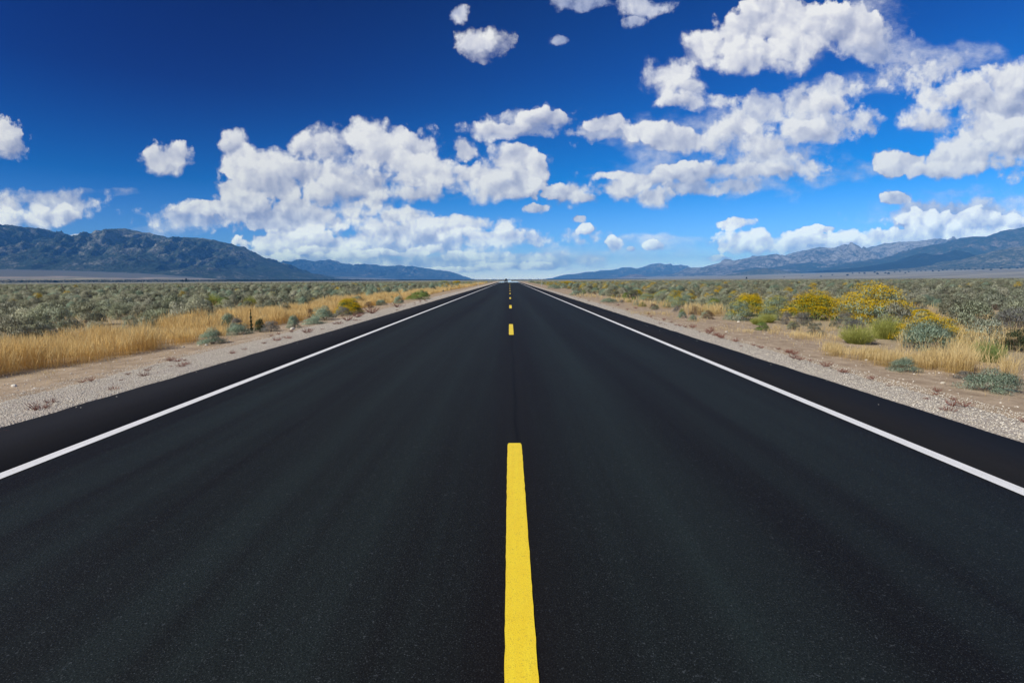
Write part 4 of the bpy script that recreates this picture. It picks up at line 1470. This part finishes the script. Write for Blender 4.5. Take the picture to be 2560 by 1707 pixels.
def grass_right():
    r = np.random.default_rng(8)
    X = []
    Y = []
    H = []
    # (px, py of the middle of the foot, half width px, depth m, height m, density)
    patches = [(1790, 792, 58, 1.2, 0.50, 1500), (1650, 772, 60, 1.6, 0.40, 900), (2190, 905, 90, 0.5, 0.24, 2600), (2300, 925, 90, 0.5, 0.27, 2400),
               (2420, 930, 90, 0.6, 0.34, 3000), (2530, 955, 70, 0.7, 0.40, 3600), (2150, 888, 60, 0.4, 0.20, 1300), (2080, 856, 70, 0.7, 0.20, 900),
               (2470, 850, 90, 1.3, 0.26, 2400), (2350, 905, 40, 0.3, 0.42, 400), (2010, 845, 60, 0.8, 0.14, 500), (1560, 757, 50, 1.5, 0.32, 600), (1480, 745, 40, 3.0, 0.3, 500),
               (2040, 832, 100, 0.7, 0.16, 700), (1880, 836, 70, 0.6, 0.13, 450), (1640, 790, 60, 0.9, 0.16, 400), (2620, 940, 90, 1.6, 0.45, 3000), (2720, 900, 120, 2.5, 0.45, 2500), (2420, 830, 70, 1.6, 0.3, 800), (1740, 806, 40, 0.5, 0.16, 260)]
    for (cx, by, hw, dp, hh, dn) in patches:
        x0, y0, _ = hit(cx, by)
        sw = hw * y0 / F
        n = int(dn * 1.5)
        a = r.random(n) * 6.283
        q = np.sqrt(r.random(n)) * r.uniform(0.85, 1.15, n)
        x = x0 + np.cos(a) * q * sw
        y = y0 + dp + np.sin(a) * q * dp
        cl = fbm(x / 0.45, y / 0.45, 2, 33)
        ok = (r.random(n) < np.clip(0.35 + 1.5 * cl, 0.02, 1)) & clear_of_shrubs(x, y, 0.12, r)
        X.append(x[ok])
        Y.append(y[ok])
        H.append(hh * (0.6 + 0.5 * r.random(ok.sum()) + 0.4 * np.clip(cl[ok], -0.4, 0.6)))
    # thin dry grass between the bushes further out, both sides
    n = 90000
    y = 8.0 * (150.0 / 8.0) ** r.random(n)
    x = np.where(r.random(n) < 0.6, 1, -1) * (9.0 + 11 * r.random(n))
    cl = fbm(x / 1.6, y / 1.6, 3, 39)
    ok = (r.random(n) < np.clip(0.24 + 1.2 * cl, 0, 0.85)) & clear_of_shrubs(x, y, 0.0, r)
    X.append(x[ok]); Y.append(y[ok]); H.append(0.22 + 0.22 * r.random(ok.sum()))
    # low stubble on the bare dirt
    n = 60000
    y = 4.0 * (60.0 / 4.0) ** r.random(n)
    x = np.where(r.random(n) < 0.65, 5.9 + 4.2 * r.random(n), -6.9 - 1.6 * r.random(n))
    cl = fbm(x / 0.6, y / 0.6, 3, 43)
    ok = r.random(n) < np.clip(0.02 + 1.0 * cl, 0, 0.8)
    X.append(x[ok]); Y.append(y[ok]); H.append(0.03 + 0.09 * r.random(ok.sum()))
    X, Y, H = map(np.concatenate, (X, Y, H))
    print('grass right', len(X))
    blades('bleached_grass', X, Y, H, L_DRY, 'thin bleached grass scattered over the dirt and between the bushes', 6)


grass_left()
grass_right()


# ------------------------------------------------------------------ stones
def mat_stone(name, c1, c2):
    m, b, p, out = new_mat(name)
    P = pos(b)
    oi = b.node('ShaderNodeObjectInfo')
    n = b.noise(P, 40.0, 4, 0.6)
    k = b.m('MULTIPLY_ADD', oi.outputs['Random'], 0.7, b.m('MULTIPLY', n, 0.5))
    b.put(p.inputs['Base Color'], b.mix(b.rng(k, 0.15, 1.0), c1, c2))
    p.inputs['Roughness'].default_value = 0.9
    p.inputs['Specular IOR Level'].default_value = 0.2
    return m


STONE = mat_stone('pale_stone', (0.46, 0.39, 0.29), (0.86, 0.80, 0.66))


def rock_mesh(name, seed, mat, sub=2, sq=0.65):
    import bmesh
    bm = bmesh.new()
    bmesh.ops.create_icosphere(bm, subdivisions=sub, radius=0.5)
    r = random.Random(seed)
    fr = [(r.uniform(-1, 1), r.uniform(-1, 1), r.uniform(-1, 1)) for _ in range(7)]
    for v in bm.verts:
        c = v.co.normalized()
        k = 1.0
        for f in fr:
            q = c.x * f[0] + c.y * f[1] + c.z * f[2]
            k -= 0.25 * max(0, q - 0.55)
        v.co = v.co * k * (1 + r.uniform(-0.05, 0.05))
        v.co.z *= sq
    me = bpy.data.meshes.new(name)
    bm.to_mesh(me)
    bm.free()
    me.materials.append(mat)
    return me


ROCKS = [(456, 869, 8, 'pale stone on the dirt left of the lone verge shrub'), (495, 865, 7, 'small pale stone just left of the lone verge shrub'),
         (513, 864, 8, 'pale stone touching the foot of the lone verge shrub'), (729, 825, 14, 'white angular stone before the narrow blue-green shrub'),
         (2226, 968, 12, 'pale block of stone on the edge of the right gravel'), (1848, 806, 8, 'small white stone under the leftmost yellow shrub, right verge'),
         (1818, 832, 9, 'pale stone alone on the dirt of the right verge'), (2362, 960, 12, 'flat stone near the right foreground shrub'),
         (2168, 902, 9, 'small pale stone near the front of the right dry grass'), (28, 968, 14, 'pale stone on the left dirt near the picture edge')]
STONE_SRC = []
for i, (cx, by, wp, lab) in enumerate(ROCKS):
    x, y, _ = hit(cx, by)
    o = link('stone', rock_mesh('stone', i, STONE))
    s = wp * y / F
    o.location = (x, y + s * 0.5, float(ground_z(x, y)) + s * 0.15)
    o.scale = (s, s, s)
    o.rotation_euler = (0.2, 0.1, i * 1.3)
    tag(o, lab, 'stone')
    if i < 4:
        STONE_SRC.append(o)


def scatter_stones():
    r = np.random.default_rng(21)
    n = 60000
    y = 3.2 * (45.0 / 3.2) ** r.random(n)
    left = r.random(n) < 0.55
    u = r.random(n)
    x = np.where(left, XLo - 0.04 - u * 1.75, XRo + 0.04 + u * 1.05)
    s = (0.006 + 0.012 * r.random(n) ** 2.5)
    lift = 0.034 * (1 - u) + 0.012
    # stones strewn on the dirt
    m = 7000
    y2 = 4.0 * (50.0 / 4.0) ** r.random(m)
    x2 = np.where(r.random(m) < 0.5, -6.7 - 2.4 * r.random(m), 5.4 + 4.6 * r.random(m))
    s2 = 0.008 + 0.026 * r.random(m) ** 4
    # and a few kicked onto the asphalt edge
    k = 60
    y3 = 4 + 30 * r.random(k)
    x3 = np.where(r.random(k) < 0.5, XLo + 0.02 + 0.35 * r.random(k) ** 2, XRo - 0.02 - 0.35 * r.random(k) ** 2)
    z = np.concatenate([ground_z(x, y) + lift, ground_z(x2, y2) + 0.003, np.full(k, 0.05)])
    X = np.concatenate([x, x2, x3])
    Y = np.concatenate([y, y2, y3])
    S = np.concatenate([s, s2, 0.008 + 0.008 * r.random(k)])
    N = len(X)
    sc = np.stack([S * r.uniform(0.8, 1.3, N), S, S * r.uniform(0.6, 1.0, N)], 1)
    gn_scatter('gravel', np.stack([X, Y, z], 1), r.random((N, 3)) * np.array([0.6, 0.6, 6.28]), sc, r.integers(0, 4, N), STONE_SRC,
               'loose pale gravel lying along both edges of the asphalt and on the dirt', 'gravel')


scatter_stones()


# ------------------------------------------------------------------ stick, fence, marker posts
def simple_mat(name, col, rough=0.6, metal=0.0, noise=0.25, scale=20.0):
    m, b, p, out = new_mat(name)
    n = b.noise(pos(b), scale, 4, 0.6)
    c2 = tuple(q * (1 - noise) for q in col)
    b.put(p.inputs['Base Color'], b.mix(b.rng(n, 0.3, 0.7), c2, col))
    p.inputs['Roughness'].default_value = rough
    p.inputs['Metallic'].default_value = metal
    return m


M_POST = simple_mat('weathered_post', (0.20, 0.165, 0.13), 0.9)
M_WIRE = simple_mat('rusted_wire', (0.16, 0.13, 0.11), 0.6, 0.6)
M_WHITEP = simple_mat('white_marker', (0.55, 0.56, 0.56), 0.5, 0.0, 0.1)
M_REFL = simple_mat('amber_reflector', (0.85, 0.62, 0.25), 0.2)

x0, y0, _ = hit(361, 923)
x1, y1, _ = hit(410, 918)
V, Fc = twig_prisms([[np.array([x0, y0, 0.0]), np.array([(x0 + x1) / 2, (y0 + y1) / 2 + 0.03, 0.05]), np.array([x1, y1, 0.04])],
                     [np.array([(x0 + x1) / 2, (y0 + y1) / 2 + 0.03, 0.05]), np.array([(x0 + x1) / 2 + 0.12, (y0 + y1) / 2 + 0.16, 0.07])]], 0.012, 0.005)
V[:, 2] += float(ground_z(x0, y0))
tag(link('stick', make_mesh('stick', V, Fc, 4, L_WOOD, {'v': np.zeros(len(V))})), 'thin dark stick lying on the left gravel', 'stick')

fence = bpy.data.objects.new('wire_fence', None)
COL.objects.link(fence)
fx = -57.0
fence.location = (fx, 40.0, float(ground_z(fx, 40.0)))
tag(fence, 'thin wire fence on slim wooden posts running through the left sagebrush', 'fence')
post_me = None
r = np.random.default_rng(2)
for k in range(46):
    y = 33.0 + k * 4.95
    a = np.linspace(0, 6.283, 9)[:-1]
    if post_me is None:
        V = []
        for zz, rad in ((-0.3, 0.050), (0.5, 0.047), (1.24, 0.044), (1.30, 0.030)):
            V += [(math.cos(q) * rad, math.sin(q) * rad, zz) for q in a]
        Fs = [(i * 8 + j, i * 8 + (j + 1) % 8, i * 8 + 8 + (j + 1) % 8, i * 8 + 8 + j) for i in range(3) for j in range(8)] + [(24, 25, 26, 27), (24, 27, 28, 31), (28, 29, 30, 31)]
        post_me = make_mesh('post', V, Fs, 4, M_POST)
    o = link('post', post_me, fence, (0, y - 40.0, float(ground_z(fx, y)) - fence.location.z))
    o.rotation_euler = (r.normal() * 0.02, r.normal() * 0.03, r.random() * 6)
for h in (0.35, 0.62, 0.90, 1.18):
    pl = [np.array([0.05, 33.0 + k * 4.95 - 40.0, float(ground_z(fx, 33.0 + k * 4.95)) - fence.location.z + h]) for k in range(46)]
    V, Fc = twig_prisms([pl], 0.004, 0.004)
    link('wire', make_mesh('wire', V, Fc, 4, M_WIRE), fence)


def marker_post(x, y, lab):
    root = bpy.data.objects.new('marker_post', None)
    COL.objects.link(root)
    root.location = (x, y, float(ground_z(x, y)))
    tag(root, lab, 'marker post', 'reflector posts along the road')
    sx, sy = 0.028, 0.015
    V = [(a * sx, c * sy, z) for z in (-0.2, 1.20) for a, c in ((-1, -1), (1, -1), (1, 1), (-1, 1))] + [(0, -sy, 1.26), (0, sy, 1.26)]
    me = bpy.data.meshes.new('post')
    me.from_pydata(V, [], [(0, 1, 5, 4), (1, 2, 6, 5), (2, 3, 7, 6), (3, 0, 4, 7), (4, 5, 8), (6, 7, 9), (5, 6, 9, 8), (7, 4, 8, 9)])
    me.materials.append(M_WHITEP)
    link('post', me, root)
    a = np.linspace(0, 6.283, 13)[:-1]
    RV = [(math.cos(q) * 0.05, -sy - 0.012 * f, 1.12 + math.sin(q) * 0.05) for f in (0, 1) for q in a] + [(0, -sy - 0.016, 1.12)]
    me = bpy.data.meshes.new('reflector')
    me.from_pydata(RV, [], [(i, (i + 1) % 12, 12 + (i + 1) % 12, 12 + i) for i in range(12)] + [(12 + i, 12 + (i + 1) % 12, 24) for i in range(12)])
    me.materials.append(M_REFL)
    link('reflector', me, root)


marker_post(-6.2, 104.0, 'white reflector post on the left verge, the nearer of the two on that side')
marker_post(6.1, 101.0, 'white reflector post on the right verge, the nearer of the two on that side')
marker_post(-6.2, 270.0, 'white reflector post at the far crest of the road, left side')
marker_post(5.7, 268.0, 'white reflector post at the far crest of the road, right side')


# ------------------------------------------------------------------ oncoming car at the crest
def car():
    import bmesh
    root = bpy.data.objects.new('car', None)
    COL.objects.link(root)
    root.location = (-1.95, 285.0, 0.05)
    tag(root, 'small dark car coming over the far crest in the left lane', 'car')
    paint = simple_mat('dark_car_paint', (0.02, 0.025, 0.04), 0.25, 0.3, 0.05)
    glass = simple_mat('car_glass', (0.05, 0.06, 0.07), 0.05, 0.0, 0.0)
    rubber = simple_mat('tyre_rubber', (0.02, 0.02, 0.02), 0.8)
    rimm = simple_mat('alloy_rim', (0.5, 0.5, 0.5), 0.3, 0.9)
    lamp = simple_mat('headlamp', (0.9, 0.9, 0.85), 0.1)

    def loft(secs, mat, name, parent=root):
        bm = bmesh.new()
        rows = [[bm.verts.new(p) for p in s] for s in secs]
        n = len(rows[0])
        for a, c in zip(rows[:-1], rows[1:]):
            for i in range(n):
                bm.faces.new((a[i], a[(i + 1) % n], c[(i + 1) % n], c[i]))
        bm.faces.new(rows[0][::-1])
        bm.faces.new(rows[-1])
        bmesh.ops.recalc_face_normals(bm, faces=bm.faces)
        bmesh.ops.bevel(bm, geom=bm.edges[:], offset=0.03, segments=2, affect='EDGES', clamp_overlap=True)
        me = bpy.data.meshes.new(name)
        bm.to_mesh(me)
        bm.free()
        me.materials.append(mat)
        return link(name, me, parent)

    def sec(y, w, z0, z1, tuck=0.06):
        return [(-w + tuck, y, z0), (w - tuck, y, z0), (w, y, z0 + (z1 - z0) * 0.45), (w - tuck, y, z1), (-w + tuck, y, z1), (-w, y, z0 + (z1 - z0) * 0.45)]
    loft([sec(0, 0.82, 0.28, 0.62), sec(0.15, 0.90, 0.22, 0.74), sec(1.2, 0.92, 0.2, 0.92), sec(2.4, 0.93, 0.2, 0.96), sec(3.9, 0.92, 0.2, 0.98), sec(4.55, 0.86, 0.28, 0.90)], paint, 'body')
    loft([[(-0.74, 1.25, 0.93), (0.74, 1.25, 0.93), (0.60, 1.95, 1.42), (-0.60, 1.95, 1.42)],
          [(-0.78, 4.2, 0.95), (0.78, 4.2, 0.95), (0.60, 3.6, 1.44), (-0.60, 3.6, 1.44)]], glass, 'window')
    loft([[(-0.60, 1.93, 1.42), (0.60, 1.93, 1.42), (0.56, 1.98, 1.48), (-0.56, 1.98, 1.48)],
          [(-0.60, 3.62, 1.44), (0.60, 3.62, 1.44), (0.56, 3.55, 1.50), (-0.56, 3.55, 1.50)]], paint, 'roof')
    for sx in (-1, 1):
        loft([[(sx * 0.62 - 0.14, -0.012, 0.56), (sx * 0.62 + 0.14, -0.012, 0.56), (sx * 0.62 + 0.14, -0.012, 0.68), (sx * 0.62 - 0.14, -0.012, 0.68)],
              [(sx * 0.62 - 0.14, 0.12, 0.56), (sx * 0.62 + 0.14, 0.12, 0.56), (sx * 0.62 + 0.14, 0.12, 0.70), (sx * 0.62 - 0.14, 0.12, 0.70)]], lamp, 'headlight')
        for wy in (0.85, 3.7):
            a = np.linspace(0, 6.283, 21)[:-1]
            wh = bpy.data.objects.new('wheel', None)
            COL.objects.link(wh)
            wh.parent = root
            wh.location = (sx * 0.80, wy, 0.33)
            for nm, rad, hw, mt in (('tyre', 0.33, 0.11, rubber), ('rim', 0.21, 0.118, rimm)):
                V = [(f * hw, math.cos(q) * rad, math.sin(q) * rad) for f in (-1, 1) for q in a]
                me = bpy.data.meshes.new(nm)
                me.from_pydata(V, [], [(i, (i + 1) % 20, 20 + (i + 1) % 20, 20 + i) for i in range(20)] + [tuple(range(20))[::-1], tuple(range(20, 40))])
                me.materials.append(mt)
                link(nm, me, wh)


car()


# ------------------------------------------------------------------ heat mirage lying on the far road
def mirage():
    m, b, p, out = new_mat('mirage')
    b.put(p.inputs['Base Color'], (0.80, 0.86, 0.95, 1))
    p.inputs['Metallic'].default_value = 1.0
    p.inputs['Roughness'].default_value = 0.04
    for ya, yb in ((212, 296), (1150, 2560)):
        ys = np.linspace(ya, yb, 60)
        r = np.random.default_rng(4)
        a = XLo + 0.05 + np.abs(r.normal(0, 0.4, 60)) * (ya < 500)
        c = XRo - 0.05 - np.abs(r.normal(0, 0.4, 60)) * (ya < 500)
        gz = ground_z(0 * ys, ys) + 0.075
        V = np.stack([np.stack([a, ys, gz], 1), np.stack([c, ys, gz], 1)], 1).reshape(-1, 3)
        tag(link('mirage', make_mesh('mirage', V, grid_faces(2, 60), 4, m)), kind='structure')


mirage()


# ------------------------------------------------------------------ distant trees, cloud shadow belt
def crown_mesh(name, seed, n, w, h, mat, leaf):
    r = np.random.default_rng(seed)
    L = lobed(r, 12, w * 0.5, h)
    li = r.integers(0, 12, n)
    d = unit(r.normal(size=(n, 3)))
    P = L[li][:, :3] + d * (L[li][:, 3] * r.random(n) ** 0.4)[:, None]
    P[:, 2] = np.maximum(P[:, 2], h * 0.06)
    V, Fc = leaf_tris(P, unit(d + r.normal(size=(n, 3)) * 0.6 + np.array([0, 0, 0.4])), leaf * r.uniform(0.6, 1.4, n), leaf * r.uniform(0.4, 0.9, n), r)
    return make_mesh(name, V, Fc, 3, mat, {'v': np.repeat(r.random(n), 3)})


TREE_ME = [(crown_mesh('crown', 200 + i, 700, 1.0, 1.0, L_TREE, 0.16),) for i in range(3)]
tv, tf = twig_prisms([[np.array([0, 0, -0.1]), np.array([0.02, 0, 0.3]), np.array([0, 0.02, 0.7])]], 0.06, 0.02)
TRUNK_ME = make_mesh('trunk', tv, tf, 4, L_WOOD, {'v': np.zeros(9)})


def tree(x, y, w, h, k, lab, grp=None, z=None):
    root = bpy.data.objects.new('juniper_tree', None)
    COL.objects.link(root)
    root.location = (x, y, float(ground_z(x, y)) if z is None else z)
    root.scale = (w, w, h)
    root.rotation_euler = (0, 0, k * 1.7)
    tag(root, lab, 'tree', grp)
    link('crown', TREE_ME[k % 3][0], root)
    link('trunk', TRUNK_ME, root)


def on_line(px, Y):
    u, _ = pix_uv(px, 700)
    return u * Y, Y


for i, (cx, Y, w, h, lab) in enumerate([
        (456, 2900, 15, 15, 'dark round tree, left of the pair on the far dark belt'),
        (465.5, 2900, 15, 19, 'taller dark tree, right of the pair on the far dark belt'),
        (472, 2900, 9, 11, 'small dark tree just right of the pair on the far dark belt'),
        (138, 2700, 22, 13, 'low dark tree rising over the far dark belt at the left'),
        (1866, 2600, 9, 9, 'lone dark juniper on the open plain at the right')]):
    x, y = on_line(cx, Y)
    tree(x, y, w, h, i, lab)

r = np.random.default_rng(91)
for i in range(34):
    cx = [2118, 2147, 2185, 2192, 2212, 2220, 2248, 2270, 2290, 2312, 2345, 2365, 2052, 2400, 2436, 2475, 2500, 2540, 2160, 2235, 2330, 2385,
          2420, 2455, 2520, 2005, 1960, 2080, 2130, 2262, 2300, 2355, 2410, 2550][i]
    Y = 4600 + r.uniform(-500, 1000)
    x, y = on_line(cx, Y)
    s = r.uniform(9, 17)
    tree(x, y, s * 1.4, s * 0.8, i, 'small dark juniper dotted on the pale slope below the right mountains', 'junipers on the pale slope at the right')


def cloud_shadow_belt():  # dark leaf belt put where cloud shadow bands the valley floor
    r = np.random.default_rng(55)
    pl = np.array([(-3700, 2720), (-2910, 2960), (-1500, 4000), (-200, 5400), (600, 6300), (1900, 7400)], float)
    seg = np.linalg.norm(np.diff(pl, axis=0), axis=1)
    cum = np.concatenate([[0], np.cumsum(seg)])
    n = 60000
    t = r.random(n) * cum[-1]
    x = np.interp(t, cum, pl[:, 0]) + r.normal(0, 9, n)
    y = np.interp(t, cum, pl[:, 1]) + r.normal(0, 9, n)
    hh = 4.0 + 12.0 * sstep(cum[3], cum[1], t) + 2.2 * fbm(t / 60.0, t * 0, 4, 9)
    z = ground_z(x, y) + hh * r.random(n)
    d = unit(r.normal(size=(n, 3)) + np.array([0, 0, 0.5]))
    V, Fc = leaf_tris(np.stack([x, y, z], 1), d, r.uniform(2.5, 5.0, n), r.uniform(2.0, 4.5, n), r)
    me = make_mesh('cloud_shadow_belt', V, Fc, 3, L_TREE, {'v': np.repeat(r.random(n) * 0.5, 3)})
    tag(link('cloud_shadow_belt', me), 'thin dark belt of far-off leaf clumps standing in for cloud shadow on the valley floor', 'woodland', kind='stuff')


cloud_shadow_belt()


# ------------------------------------------------------------------ haze
def haze():
    m = bpy.data.materials.new('haze')
    m.use_nodes = True
    m.node_tree.nodes.clear()
    b = NT(m.node_tree)
    out = b.node('ShaderNodeOutputMaterial')
    v = b.node('ShaderNodeVolumePrincipled')
    v.inputs['Color'].default_value = (0.13, 0.44, 1.0, 1)
    v.inputs['Absorption Color'].default_value = (0.03, 0.12, 1.0, 1)
    v.inputs['Density'].default_value = HAZE_D
    v.inputs['Anisotropy'].default_value = -0.25
    m.node_tree.links.new(v.outputs[0], out.inputs['Volume'])
    X, Y0, Y1, Z0, Z1 = 33500, -3000, 30500, -120, 1180
    V = [(a, c, z) for z in (Z0, Z1) for a, c in ((-X, Y0), (X, Y0), (X, Y1), (-X, Y1))]
    me = bpy.data.meshes.new('haze')
    me.from_pydata(V, [], [(0, 3, 2, 1), (4, 5, 6, 7), (0, 1, 5, 4), (1, 2, 6, 5), (2, 3, 7, 6), (3, 0, 4, 7)])
    me.materials.append(m)
    tag(link('haze', me), 'pale blue air that fades the far mountains', 'haze', kind='stuff')


HAZE_D = 5.4e-5
haze()
